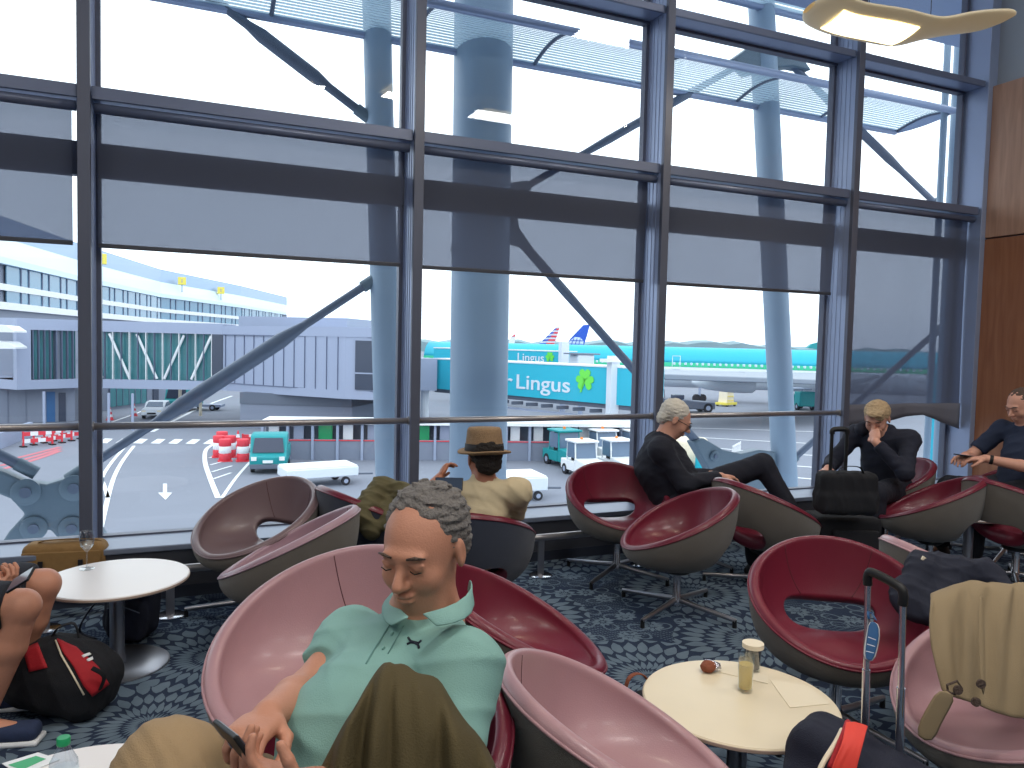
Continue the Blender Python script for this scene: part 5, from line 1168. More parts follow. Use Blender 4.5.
for x, y, dpt, lab in ((101, 259, 112, 'nearest'), (182, 281, 152, 'middle'), (221, 290.5, 172, 'farthest')):
    p = dp(x, y, dpt); v = Vector((p.x, p.y, 0)).normalized(); q = Matrix(((v.y, v.x, 0), (-v.x, v.y, 0), (0, 0, 1)))
    b_ = thing('gate_sign', 'yellow box sign on the roof of the terminal pier, %s of the three' % lab, 'sign', tuple(p))
    MB().box((0, 0, 0), (.75, .5, .75), q).build('sign_box', M['yellow'], b_, bevel=.05)
    MB().box(q @ Vector((0, -.52, 0)), (.09, .02, .36), q).build('numeral', M['steel'], b_)
    MB().box(q @ Vector((0, 0, -1.4)), (.08, .08, .8), q).build('sign_post', M['joint'], b_)
# --- link building across the view: glazed bridge on the left, ribbed panels on the right
def wallseg(a, b, z0, z1, th, name, m, par, push=0):
    a = Vector((a.x, a.y, 0)); b = Vector((b.x, b.y, 0)); d = (b-a).normalized(); n = Vector((-d.y, d.x, 0))
    if n.dot(a) < 0: n = -n
    a2, b2 = a-n*push, b-n*push
    return MB().prism([a2+Vector((0, 0, z0)), b2+Vector((0, 0, z0)), b2+n*th+Vector((0, 0, z0)), a2+n*th+Vector((0, 0, z0))], (0, 0, z1-z0)).build(name, M[m], par)
br = thing('link_bridge', 'raised glazed link bridge with white diagonal bracing in front of the pier', 'building', (0, 0, 0))
B0, B1, B2, B3, B4, B5 = fl(16, 59), fl(78, 63), fl(222, 64), fl(290, 60), fl(345, 57.5), fl(374, 57)
BA = fl(-60, 64)
for a, b in ((B0, B1), (B1, B2)):
    wallseg(a, b, 1.85, 2.75, 4, 'upper_fascia', 'clad', br); wallseg(a, b, -2.85, -2.1, 4, 'lower_fascia', 'clad', br)
    wallseg(a, b, -2.1, 1.85, .1, 'glazing', 'gglass', br, -.5)
wallseg(BA, B0, 1.85, 2.75, 4, 'upper_fascia', 'clad2', br, -3); wallseg(BA, B0, -2.85, -2.1, 4, 'lower_fascia', 'clad', br, 0); wallseg(BA, B0, -2.1, 1.85, .4, 'side_wall', 'clad2', br, -3)
for a, b, t0, t1, nm, mm in ((B0, B1, 0, .22, 'corner_pier', 'clad'), (B1, B2, .925, 1.0, 'end_bay', 'dglass')):
    wallseg(a.lerp(b, t0), a.lerp(b, t1), -2.1, 1.85, .6, nm, mm, br)
for k in range(17):
    t_ = k/16*.92; p = B1.lerp(B2, t_); wallseg(p, B1.lerp(B2, t_+.004), -2.1, 1.85, .3, 'glazing_post', 'joint' if k % 2 else 'white', br, .02)
for k in range(8):
    t_ = .25+k/8*.75; wallseg(B0.lerp(B1, t_), B0.lerp(B1, t_+.012), -2.1, 1.85, .3, 'glazing_post', 'joint', br, .02)
for k, up_ in ((0, 0), (1, 0), (2, 0), (3, 1), (4, 1)):
    a = B1.lerp(B2, .02+k*.19); b = B1.lerp(B2, .16+k*.19)
    za, zb = (-2.0, 1.7) if up_ else (1.7, -2.0)
    MB().tube([a+Vector((0, .2, za)), b+Vector((0, .2, zb))], .11, 8).build('diagonal', M['white'], br)
pb = thing('panelled_building', 'pale blue-grey building block with vertical panel joints behind the steel brace', 'building', (0, 0, 0))
for a, b in ((B2, B3), (B3, B4), (B4, B5)):
    wallseg(a, b, 1.85, 2.6, 10, 'parapet', 'clad', pb); wallseg(a, b, -2.85, -2.2, 10, 'lower_fascia', 'clad', pb); wallseg(a, b, -2.2, 1.85, 8, 'panel_wall', 'clad', pb, -.05)
for a, b, n in ((B2, B3, 7), (B3, B4, 5)):
    for k in range(n):
        t_ = (k+.3)/n; wallseg(a.lerp(b, t_), a.lerp(b, t_+.004*7/n), -2.2, 1.85, .2, 'panel_joint', 'joint', pb, .03)
wallseg(B2, B3, 1.80, 1.87, .3, 'panel_joint', 'joint', pb, .06); wallseg(B3, B5, 1.80, 1.87, .3, 'panel_joint', 'joint', pb, .06)
wallseg(B2, B3, -2.24, -2.18, .3, 'panel_joint', 'joint', pb, .06); wallseg(B3, B5, -2.24, -2.18, .3, 'panel_joint', 'joint', pb, .06)
wallseg(B4.lerp(B5, .35), B4.lerp(B5, .98), -2.1, 1.6, .3, 'window', 'dglass', pb, .08)
wallseg(B4.lerp(B5, .35), B4.lerp(B5, .98), -.9, -.8, .3, 'window_bar', 'clad', pb, .12)
wallseg(fl(238, 72), fl(346, 70), -2, 3.65, 8, 'upper_storey', 'clad', pb); wallseg(fl(346, 70), fl(357, 76), -2, 3.5, 4, 'upper_storey_end', 'clad', pb)
wallseg(fl(268, 72), fl(269, 72), 2.6, 3.6, .2, 'panel_joint', 'joint', pb, .1)
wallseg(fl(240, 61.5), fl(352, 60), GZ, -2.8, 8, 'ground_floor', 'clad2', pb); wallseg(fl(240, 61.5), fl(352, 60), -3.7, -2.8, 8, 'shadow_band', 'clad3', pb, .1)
lw = thing('ground_floor_wing', 'grey ground floor wing of the terminal under the glazed bridge at the left', 'building', (0, 0, 0))
W0, W1, W2, W3 = fl(-80, 58), fl(74, 63.5), fl(98, 72), fl(170, 84)
for a, b in ((W0, W1), (W1, W2), (W2, W3)): wallseg(a, b, GZ, -2.8, 3, 'wall', 'clad2', lw)
wallseg(W0.lerp(W1, .80), W0.lerp(W1, .86), GZ, -3.2, .3, 'blue_board', 'tagblue', lw, .1); wallseg(W0.lerp(W1, .885), W0.lerp(W1, .935), GZ, -3.3, .3, 'door', 'dglass', lw, .1)
wallseg(W2.lerp(W3, .12), W2.lerp(W3, .62), GZ+.3, -3.4, .3, 'glazing', 'gglass', lw, .1)
for k in range(7): wallseg(W2.lerp(W3, .12+k*.083), W2.lerp(W3, .126+k*.083), GZ+.3, -3.4, .3, 'glazing_post', 'joint', lw, .14)
wallseg(W2.lerp(W3, .72), W2.lerp(W3, .80), GZ, -3.6, .3, 'door', 'dglass', lw, .1)
for k in range(4): wallseg(W0.lerp(W1, .42+k*.12), W0.lerp(W1, .422+k*.12), GZ, -2.8, .2, 'panel_joint', 'joint', lw, .05)
for x, y in ((43, 388), (108, 380), (132, 379)):
    p = fl(x, 58); MB().tube([(p.x, p.y, GZ), (p.x, p.y, -2.85)], .1, 10).build('support_post', M['clad'], br)
# white fins on the far left
for z in (.4, 1.6):
    a, b = fl(-60, 52), fl(14, 56); o = MB().prism([a+Vector((0, 0, z)), b+Vector((0, 0, z)), b+Vector((0, 0, z+.12)), b.lerp(a, .12)+Vector((0, 0, z+.5)), a+Vector((0, 0, z+.7))], (.3, 3, 0)).build('sunshade_fin', M['white'], br)
a, b = G(-60, 474), G(33, 436); o = wallseg(a, b, GZ, GZ+1.0, .3, 'low_wall', 'clad', None); tag(o, 'low pale concrete wall on the apron at the left edge', 'wall')
# --- barriers and cones
def barrier(p, rz, label, grp):
    t = thing('road_barrier', label, 'barrier', (p.x, p.y, GZ), rz, grp)
    for k in range(2):
        for j in range(4): MB().b(-.9+j*.45, -.45+j*.45, -.04, .04, .25+k*.45, .5+k*.45).build('stripe_board', M['redp' if (j+k) % 2 else 'white'], t)
    for q in (-.85, .85):
        MB().b(q-.05, q+.05, -.05, .05, 0, 1.0).build('post', M['redp'], t); MB().b(q-.15, q+.15, -.25, .25, 0, .08).build('foot', M['black'], t)
for x, y in ((38, 446), (48, 444), (58, 442), (67, 440)): barrier(G(x, y), .5, 'red and white road barrier in the row at the far left', 'road barriers at the far left')
for x, y in ((256, 449), (262, 452)): barrier(G(x, y), -.3, 'red and white road barrier beside the teal van', 'road barriers beside the van')
def drum(p, label, grp, s=1.0, cone=False):
    t = thing('traffic_cone' if cone else 'barrier_drum', label, 'cone' if cone else 'barrier', (p.x, p.y, GZ), 0, grp)
    if cone:
        for k in range(5): MB().lathe((0, 0, .05+k*.17*s), [(.26-.045*k, 0), (.26-.045*(k+1), .17*s)], 16).build('cone_band', M['redp' if k % 2 == 0 else 'white'], t)
        MB().b(-.3, .3, -.3, .3, 0, .05).build('foot', M['redp'], t)
    else:
        for k in range(3): MB().lathe((0, 0, .05+k*.42*s), [(.32, 0), (.35, .04), (.35, .38*s), (.32, .42*s)], 20).build('drum_band', M['redp' if k != 1 else 'white'], t, smooth='auto')
        MB().b(-.4, .4, -.4, .4, 0, .05).build('foot', M['redp'], t)
for x, y in ((219, 457), (225, 461), (230, 457), (243, 461), (222, 452)): drum(G(x, y), 'red and white barrier drum in the cluster left of the teal van', 'barrier drums')
for x, y in ((110, 420), (134, 416), (238, 448)): drum(G(x, y), 'red and white traffic cone on the apron road', 'traffic cones', 1.3, True)
# --- vehicles
def wheel(t, x, y, r_, w_=.2):
    k = MB().lathe((x, y-w_/2, r_), [(.001, 0), (r_, 0), (r_, w_), (.001, w_)], 20, axis=(0, 1, 0)).build('wheel', M['rubber'], t, smooth='auto')
    MB().lathe((x, y-w_/2-.01, r_), [(.001, 0), (r_*.5, 0), (r_*.5, w_+.02), (.001, w_+.02)], 14, axis=(0, 1, 0)).build('hubcap', M['clad'], k)
def car(p, rz, label):
    t = thing('car', label, 'car', (p.x, p.y, GZ), rz)
    prof = [(-2.15, .35), (-2.2, .75), (-1.9, .92), (-1.0, 1.0), (-.35, 1.42), (.9, 1.45), (1.6, 1.02), (2.05, .98), (2.15, .6), (2.1, .32)]
    MB().prism([(x, -.85, z) for x, z in prof], (0, 1.7, 0)).build('body', M['aircraft_white'] if 'aircraft_white' in M else M['wplane'], t, bevel=.09, smooth='auto', segs=3)
    MB().prism([(x, -.86, z) for x, z in [(-.95, 1.0), (-.35, 1.36), (.85, 1.38), (1.4, 1.02)]], (0, 1.72, 0)).build('side_windows', M['vglass'], t)
    MB().prism([(-1.02, -.7, 1.0), (-1.02, .7, 1.0), (-.42, .6, 1.39), (-.42, -.6, 1.39)], (-.03, 0, .03)).build('windscreen', M['vglass'], t)
    for s_ in (-.62, .62): MB().b(-2.22, -2.1, s_-.16, s_+.16, .66, .78).build('headlamp', M['paper'], t)
    MB().b(-2.23, -2.1, -.35, .35, .45, .6).build('grille', M['rubber'], t)
    for x in (-1.3, 1.3):
        for y in (-.8, .8): wheel(t, x, y, .31)
    return t
pc = G(157, 417); car(pc, R(72)-YAW*0+R(8), 'white saloon car parked by the terminal wing')
def tractor(p, rz, label, grp, body, cab=1.0, s=1.0):
    """baggage tractor: long low bonnet, boxy glazed cab with flat roof; front is -x"""
    t = thing('baggage_tractor', label, 'vehicle', (p.x, p.y, GZ), rz, grp)
    MB().prism([(-1.5, -.68, .25), (-1.55, -.68, .8), (-1.4, -.68, .98), (-.2, -.68, 1.05), (-.2, -.68, .3)], (0, 1.36, 0)).build('bonnet', M[body], t, bevel=.05, smooth='auto')
    MB().b(-.2, 1.5, -.7, .7, .3, .85).build('chassis', M[body], t, bevel=.04)
    for x in (-.55, .75):
        for y in (-.66, .66): MB().tube([(x if x > 0 else -.35, y, .8), (x if x > 0 else -.2, y*.95, 1.9)], .045, 8).build('cab_post', M[body], t)
    MB().b(-.45, .95, -.74, .74, 1.9, 2.02).build('roof', M[body], t, bevel=.04)
    MB().prism([(-.36, -.6, 1.05), (-.36, .6, 1.05), (-.24, .58, 1.86), (-.24, -.58, 1.86)], (.02, 0, 0)).build('windscreen', M['vglass'], t)
    for y in (-.68, .66): MB().b(-.2, .7, y, y+.02, 1.05, 1.85).build('side_window', M['vglass'], t)
    MB().b(.1, .6, -.5, .5, .85, 1.25).build('driver_seat', M['rubber'], t, bevel=.05)
    for y in (-.5, .5): MB().b(-1.57, -1.5, y-.12, y+.12, .62, .78).build('headlamp', M['paper'], t)
    MB().b(-1.58, -1.5, -.22, .22, .45, .58).build('number_plate', M['white'], t)
    MB().b(-1.62, -1.48, -.7, .7, .22, .36).build('bumper', M['rubber'], t)
    MB().lathe((.3, 0, 2.02), [(.08, 0), (.08, .12), (.001, .14)], 10).build('beacon', M['orange'], t)
    for x in (-1.0, 1.0):
        for y in (-.62, .62): wheel(t, x, y, .3)
    t.scale = (s,)*3
    return t
rzv = math.atan2(0-38, 0-21)+math.pi      # facing the lounge
for x, y, dx, lab in ((583, 476, 0, 'white baggage tractor nearest the viewer, left of the pair in front'), (618, 474, 0, 'white baggage tractor nearest the viewer, right of the pair in front')):
    tractor(G(x, y), R(88), lab, 'white baggage tractors', 'white', s=1.0)
for x, y, lab in ((604, 463, 'white baggage tractor behind the front pair, left one'), (637, 463, 'white baggage tractor behind the front pair, half hidden by the mullion')):
    tractor(G(x, y), R(88), lab, 'white baggage tractors', 'white', s=1.05)
tractor(G(566, 466), R(92), 'teal baggage tractor behind the white ones', None, 'teald', s=1.1)
def van(p, rz, label, m, L=4.2, W=1.8, H=2.0):
    t = thing('van', label, 'vehicle', (p.x, p.y, GZ), rz)
    MB().prism([(-L/2, -W/2, .35), (-L/2-.05, -W/2, H*.45), (-L/2+.25, -W/2, H*.52), (-L/2+.55, -W/2, H*.93), (-L/2+.8, -W/2, H), (-.2, -W/2, H), (-.2, -W/2, .35)], (0, W, 0)).build('cab', M[m], t, bevel=.08, smooth='auto')
    MB().b(-.2, L/2, -W/2, W/2, .45, H*.55).build('load_bed', M[m], t, bevel=.04); MB().b(0, L/2-.2, -W/2+.1, W/2-.1, H*.55, H*.7).build('load', M['clad'], t, bevel=.04)
    MB().prism([(-L/2+.22, -W*.43, H*.54), (-L/2+.22, W*.43, H*.54), (-L/2+.5, W*.38, H*.9), (-L/2+.5, -W*.38, H*.9)], (-.03, 0, .02)).build('windscreen', M['dglass'], t)
    MB().b(-L/2-.1, -L/2+.02, -W*.48, W*.48, .3, .55).build('bumper', M['clad3'], t, bevel=.03); MB().b(-L/2-.12, -L/2, -.26, .26, .62, .76).build('number_plate', M['white'], t)
    for y in (-W*.38, W*.38): MB().b(-L/2-.08, -L/2+.02, y-.14, y+.14, .75, .95).build('headlamp', M['white'], t)
    for x in (-L*.3, L*.3):
        for y in (-W/2+.1, W/2-.1): wheel(t, x, y, .34)
    return t
van(G(271, 468), R(80), 'teal airport van facing the lounge beside the red and white drums', 'teald', 4.2, 1.9, 2.1)
van(G(184, 410), R(70), 'small dark teal truck behind the white car', 'teald', 4.6, 2.2, 2.4)
# striped height barrier over the truck
hb = thing('height_barrier', 'orange and red striped height barrier with a round disc over the road', 'barrier', (0, 0, 0))
a, b = fl(158, 70), fl(201, 70); za = zat(180, 380, a); zb = zat(180, 374, a)
for k in range(10):
    p, q = a.lerp(b, k/10), a.lerp(b, (k+1)/10)
    MB().prism([p+Vector((0, 0, za)), q+Vector((0, 0, za)), q+Vector((0, 0, zb)), p+Vector((0, 0, zb))], (0, .2, 0)).build('stripe_board', M['orange' if k % 2 else 'redp'], hb)
p = a.lerp(b, .58)+Vector((0, -.2, (za+zb)/2+.15)); MB().lathe(p, [(.001, 0), (.45, 0), (.45, .08), (.001, .08)], 24, axis=(0, -1, 0)).build('disc', M['clad'], hb)
for k in (.5, .98):
    p = a.lerp(b, k); MB().tube([(p.x, p.y+.3, GZ), (p.x, p.y+.3, zb)], .14, 8).build('post', M['paper'], hb)
st = thing('boarding_stairs', 'white mobile boarding stairs behind the teal truck', 'vehicle', (fl(196, 76).x, fl(196, 76).y, GZ), R(-20))
MB().prism([(-2.5, -.8, .7), (2.2, -.8, 3.6), (2.8, -.8, 3.6), (2.8, -.8, 3.3), (-2.0, -.8, .5)], (0, 1.6, 0)).build('flight', M['white'], st)
for y in (-.8, .8): MB().tube([(-2.5, y, 1.6), (2.2, y, 4.6), (2.8, y, 4.6)], .06, 6).build('handrail', M['white'], st)
MB().b(-2.4, 2.6, -.7, .7, .35, .6).build('chassis', M['clad'], st)
for x in (-1.8, 1.8):
    for y in (-.7, .7): wheel(st, x, y, .3)
# --- blast wall with bays of gear, white canopy on top
fence = thing('service_wall', 'long grey service wall with white canopy and green and white lockers, below the guard rail', 'wall', (0, 0, 0))
S0, S1 = fl(262, 45.5), fl(668, 48.5)
wallseg(S0, S1, GZ, GZ+1.15, .25, 'lower_wall', 'clad2', fence); wallseg(S0, S1, GZ+1.1, GZ+2.25, .1, 'back_board', 'clad3', fence, -1.2)
wallseg(S0, S1, GZ+2.2, GZ+2.4, 2.6, 'canopy', 'white', fence, .35)
nb = 17
for k in range(nb+1):
    t_ = k/nb; wallseg(S0.lerp(S1, t_-.002), S0.lerp(S1, min(1, t_+.004)), GZ, GZ+2.2, .35, 'post', 'clad', fence, .12)
cols = ['white', 'clad', 'green', 'white', 'clad', 'white', 'green', 'clad', 'white', 'green', 'white', 'white', 'green', 'white', 'clad', 'white', 'green']
for k in range(nb):
    a, b = S0.lerp(S1, (k+.22)/nb), S0.lerp(S1, (k+.78 if cols[k] == 'green' else k+.62)/nb)
    wallseg(a, b, GZ+1.22, GZ+2.1, .2, 'locker', cols[k], fence, -.3)
wallseg(S0, S1, GZ+1.16, GZ+1.22, .1, 'kerb_stripe', 'redp', fence, .05)
# white trailers near the glass
def trailer(p, rz, label, L=3.0, W=1.6, H=.9):
    t = thing('flat_trailer', label, 'trailer', (p.x, p.y, GZ), rz)
    MB().b(-L/2, L/2, -W/2, W/2, .45, H).build('box_body', M['wplane'], t, bevel=.06, smooth='auto'); MB().b(-L/2+.05, L/2-.05, -W/2+.05, W/2-.05, H, H+.05).build('lid', M['white'], t, bevel=.02)
    MB().tube([(L/2, 0, .4), (L/2+1.1, 0, .35)], .05, 8).build('drawbar', M['clad3'], t)
    for x in (-L*.32, L*.32):
        for y in (-W/2+.1, W/2-.1): wheel(t, x, y, .22, .14)
    return t
trailer(G(318, 484), R(8), 'white covered baggage trailer beyond the taupe chair', 3.6, 1.9, .95)
trailer(G(514, 497), R(-4), 'white covered baggage trailer beside the thick column', 2.6, 2.2, 1.1)
tp = MB().box((0, 0, .35), (1.1, .35, .22)).build('tarpaulin_bundle', M['denim'], None, bevel=.15, smooth=True, segs=4); tag(tp, 'small blue covered bundle on the apron behind the taupe chair', 'bundle'); p = G(318, 470); tp.location = (p.x, p.y, GZ-.12)
# --- jet bridges with the airline name
def text(body, size, m, parent, loc, axx, axz, name='lettering', ext=.02, bold=0):
    cu = bpy.data.curves.new(name, 'FONT'); cu.body = body; cu.size = size; cu.extrude = ext; cu.offset = bold; cu.align_x = 'LEFT'
    tmp = bpy.data.objects.new(name+'_curve', cu); COL.objects.link(tmp); dg = bpy.context.evaluated_depsgraph_get(); me = bpy.data.meshes.new_from_object(tmp.evaluated_get(dg))
    bpy.data.objects.remove(tmp); o = bpy.data.objects.new(name, me); COL.objects.link(o); me.materials.clear(); me.materials.append(m)
    axx = Vector(axx).normalized(); axz = Vector(axz).normalized(); n = axx.cross(axz)
    o.matrix_world = Matrix.Translation(Vector(loc)) @ Matrix((axx, axz, n)).transposed().to_4x4()
    if parent: o.parent = parent
    return o
def shamrock(c, axx, axz, s, m, parent):
    n = Vector(axx).cross(Vector(axz)); k = MB()
    def heart(ang, cc):
        pts = []
        for i in range(28):
            t = 2*math.pi*i/28; x = 16*math.sin(t)**3; y = 13*math.cos(t)-5*math.cos(2*t)-2*math.cos(3*t)-math.cos(4*t)
            x, y = x/17, (y+12)/17; X_2 = x*math.cos(ang)-y*math.sin(ang); Y_2 = x*math.sin(ang)+y*math.cos(ang); pts.append((X_2*s*.52, Y_2*s*.52))
        return pts
    root = None
    for ang in (R(0), R(112), R(-112)):
        pts = heart(ang, c); o = MB().prism([Vector(c)+Vector(axx)*x+Vector(axz)*y for x, y in pts], n*.03).build('leaf', m, parent)
    st_ = [(-.04, 0), (.04, 0), (-.28, -.85), (-.42, -.85)]
    MB().prism([Vector(c)+Vector(axx)*x*s+Vector(axz)*y*s for x, y in st_], n*.03).build('stem', m, parent)
def jetbridge(label, A, B, z0, z1, th, m, txt=None, txa=None, size=1.0):
    t = thing('jet_bridge', label, 'jet bridge', (0, 0, 0))
    wallseg(A, B, z0, z1, th, 'tunnel', m, t)
    wallseg(A, B, z0-.35, z0, th*.8, 'under_beam', 'clad3', t, -.2); wallseg(A, B, z1, z1+.12, th, 'roof_edge', 'white', t, .05)
    return t
J0, J1, J2 = fl(433, 72), fl(612, 57), fl(642, 55)
jb = jetbridge('teal jet bridge tunnel with white airline lettering and a green shamrock', J0, J2, -2.75, .02, 2.8, 'liver')
d = (J2-J0).normalized(); z_ax = Vector((0, 0, 1)); n = d.cross(z_ax)
lt = fl(472, 68.2)
def onwall(x, y):
    # plan point on the tunnel side under image column x
    best = min((abs(P2.x*1.0), P2) for P2 in [J0]); 
    for i in range(401):
        q = J0.lerp(J2, i/400); X = CAM+Vector((0, 0, 0)); v = Vector((q.x, q.y, 0))-CAM
        zz = v.dot(_f); xx = CX+F*v.dot(_r)/zz
        if xx >= x: break
    return Vector((q.x, q.y, zat(x, y, q)))
pe = onwall(507, 388); ps = pe-d*1.0
sgn = -1 if n.dot(onwall(520, 388)) > 0 else 1
for word, xa_, xb_ in (('Aer', 476, 513), ('Lingus', 517, 570.5)):
    tx = text(word, 1.62, M['wplane'], jb, (0, 0, 0), d, z_ax, ext=.02, bold=.012)
    wa, wb = min(v.co.x for v in tx.data.vertices), max(v.co.x for v in tx.data.vertices); a_, b_ = onwall(xa_, 388), onwall(xb_, 389.5)
    base_ = onwall(517, 388.3).z; a_.z = base_; b_.z = base_; sc_ = (b_-a_).length/(wb-wa); axx = (b_-a_).normalized()
    tx.matrix_world = Matrix.Translation(a_-axx*wa*sc_+n*.03*sgn) @ Matrix((axx*sc_, z_ax*1.06, axx.cross(z_ax))).transposed().to_4x4()
sp_ = onwall(585, 380)
shamrock(sp_+n*.03*sgn, d, z_ax, 1.15, M['lime'], jb)
for x in (613,):
    q = onwall(x, 380); MB().box((q.x, q.y, -1.5), (.35, .35, 2.4)).build('lift_column', M['wplane'], jb)
    MB().box((q.x, q.y, .55), (.9, .5, .12)).build('lift_head', M['white'], jb); MB().tube([(q.x, q.y, -3.0), (q.x, q.y, GZ+.5)], .3, 12).build('lift_leg', M['clad'], jb)
    for s_ in (-.5, .5): MB().lathe((q.x+s_, q.y-.2, GZ+.5), [(.001, 0), (.5, 0), (.5, .3), (.001, .3)], 18, axis=(0, 1, 0)).build('wheel', M['rubber'], jb)
q = fl(430, 72.5); MB().box((q.x-1.2, q.y, -1.4), (1.4, 1.5, 1.5)).build('rotunda', M['clad'], jb); MB().tube([(q.x-.5, q.y, -2.8), (q.x-.5, q.y, GZ)], .4, 14).build('rotunda_column', M['wplane'], jb)
for k in range(9):
    p = J0.lerp(J1, .3+k*.08); MB().box((p.x, p.y+.3, -3.35), (.5, .1, .14)).build('cable_tray', M['clad3'], jb)
wallseg(J0.lerp(J1, .3), J1, -3.9, -3.75, .2, 'service_pipe', 'clad', jb)
K0, K1 = fl(433, 96), fl(563, 84)
jb2 = jetbridge('second teal jet bridge behind the first, its lettering half hidden', K0, K1, -1.9, .9, 2.8, 'liver')
def onw2(x, y, A, B):
    for i in range(401):
        q = A.lerp(B, i/400); v = Vector((q.x, q.y, 0))-CAM
        if CX+F*v.dot(_r)/v.dot(_f) >= x: break
    return Vector((q.x, q.y, zat(x, y, q)))
a_, b_ = onw2(517, 361, K0, K1), onw2(544, 361.5, K0, K1); d2 = (K1-K0).normalized(); n2 = d2.cross(z_ax); sg2 = -1 if n2.dot(a_) > 0 else 1
t2 = text('Lingus', 1.35, M['wplane'], jb2, (0, 0, 0), d2, z_ax, ext=.02, bold=.01); w2 = max(v.co.x for v in t2.data.vertices)
t2.matrix_world = Matrix.Translation(a_+n2*.04*sg2) @ Matrix((d2*((b_-a_).length/w2), z_ax*1.0, d2.cross(z_ax))).transposed().to_4x4()
shamrock(onw2(550, 357, K0, K1)+n2*.04*sg2, d2, z_ax, .75, M['lime'], jb2)
q = K1; MB().box((q.x, q.y, -.2), (.45, .4, 2.2)).build('lift_column', M['wplane'], jb2); MB().tube([(q.x, q.y, -2), (q.x, q.y, GZ)], .3, 10).build('lift_leg', M['clad'], jb2)
q = fl(581, 80); t = thing('cabin_head', 'small white jet bridge cabin between the tail fin and the lift column', 'jet bridge', (q.x, q.y, 0))
MB().b(-1.0, 1.0, -1, 1, -1.9, .7).build('cabin', M['wplane'], t, bevel=.15); MB().b(-.3, .3, -1.05, -.9, -1.6, -.4).build('cabin_window', M['dglass'], t); MB().b(-1.6, 1.6, -1.1, 1.1, .7, .85).build('cabin_roof', M['clad2'], t)
MB().tube([(0, 0, -1.9), (0, 0, GZ)], .25, 10).build('cabin_leg', M['clad'], t)
# --- the parked airliner: fuselage across the view, wing coming towards the lounge
pl = thing('airliner', 'parked airliner with teal upper fuselage, green stripe and grey wing, behind the mullion at right', 'aircraft', (0, 0, 0))
A0, A1 = fl(430, 118), fl(960, 98); ax = (A1-A0).normalized(); zc = -1.05; rf = 2.82
sd = Vector((ax.y, -ax.x, 0)); sd = -sd if sd.dot(A0) > 0 else sd      # side that faces the lounge
def fus(m, name, a0, a1, r_, parent):
    rows = []
    for P_ in [A0.lerp(A1, i/16) for i in range(17)]:
        rows.append([P_+sd*r_*math.cos(t)+Vector((0, 0, zc+r_*math.sin(t))) for t in [R(a0+(a1-a0)*k/16) for k in range(17)]])
    return MB().grid(rows).build(name, M[m], parent, smooth=True, solid=.05)
fus('liver', 'upper_fuselage', 14, 180, rf, pl); fus('gstripe', 'green_stripe', 2, 14, rf+.01, pl); fus('wplane', 'belly', -180, 2, rf, pl)
for k in range(58):
    P_ = A0.lerp(A1, .33+k*.0105)
    if k in (15, 16, 43, 44): continue
    c = P_+sd*(rf*math.cos(R(11))+.02)+Vector((0, 0, zc+rf*math.sin(R(11)))); MB().box(c, (.14, .14, .17)).build('cabin_window', M['roofl'], pl, bevel=.05)
for k in (.505, .79):
    P_ = A0.lerp(A1, k); rows = [P_+sd*(rf*math.cos(R(a))+.03)+Vector((0, 0, zc+rf*math.sin(R(a)))) for a in (-4, 8, 20, 34)]; rows2 = [q+ax*1.05 for q in rows]
    MB().tube(rows+rows2[::-1], .05, 6, closed=True).build('door_outline', M['wplane'], pl)
def ztop(p, z): return Vector((p.x, p.y, z))
# wing: root on the fuselage far right, tip pointing to the left towards the viewer
r0 = ztop(fl(812, 98), -1.15); r1 = ztop(fl(880, 96), -1.1); t0 = ztop(fl(664, 74), -.55); t1 = ztop(fl(664, 64), -.6)
wing = MB().prism([r0, r1, ztop(fl(846, 76), -1.25), t1, t0], (0, 0, -.5)).build('wing', M['wing'], pl, bevel=.1, smooth='auto')
for k in range(4):
    p = t0.lerp(r0, .15+k*.22); MB().sphere((p.x+1.2, p.y-1.5, p.z-.5), 1, 10, (2.6, .35, .3), Matrix.Rotation(R(-20), 3, 'Z')).build('flap_fairing', M['wing'], pl, smooth=True)
e0 = fl(726, 80); ea = (Vector((_rt.x, _rt.y, 0))*.95+Vector((0, -.25, 0))).normalized()
MB().lathe((e0.x, e0.y, -1.95), [(.7, -3.0), (.95, -2.7), (1.0, -1.8), (.96, 0), (.75, 2.0), (.5, 2.9), (.2, 3.5)], 36, axis=-ea).build('engine', M['wplane'], pl, smooth='auto')
MB().lathe((e0.x, e0.y, -1.95), [(.001, -2.6), (.8, -2.61), (.8, -2.6), (.001, -2.59)], 28, axis=-ea).build('intake_fan', M['dglass'], pl)
MB().box((e0.x+1, e0.y+.4, -1.2), (1.4, .2, .4), Matrix.Rotation(-YAW, 3, 'Z')).build('engine_pylon', M['wing'], pl, bevel=.05)
for x in (700, 790):
    p = fl(x, 104); MB().tube([(p.x, p.y, zc-rf+.3), (p.x, p.y, GZ+.5)], .16, 10).build('landing_gear_leg', M['clad'], pl)
    for s_ in (-.5, .5): MB().lathe((p.x+s_, p.y, GZ+.55), [(.001, -.2), (.55, -.2), (.55, .2), (.001, .2)], 18, axis=(0, 1, 0)).build('wheel', M['rubber'], pl)
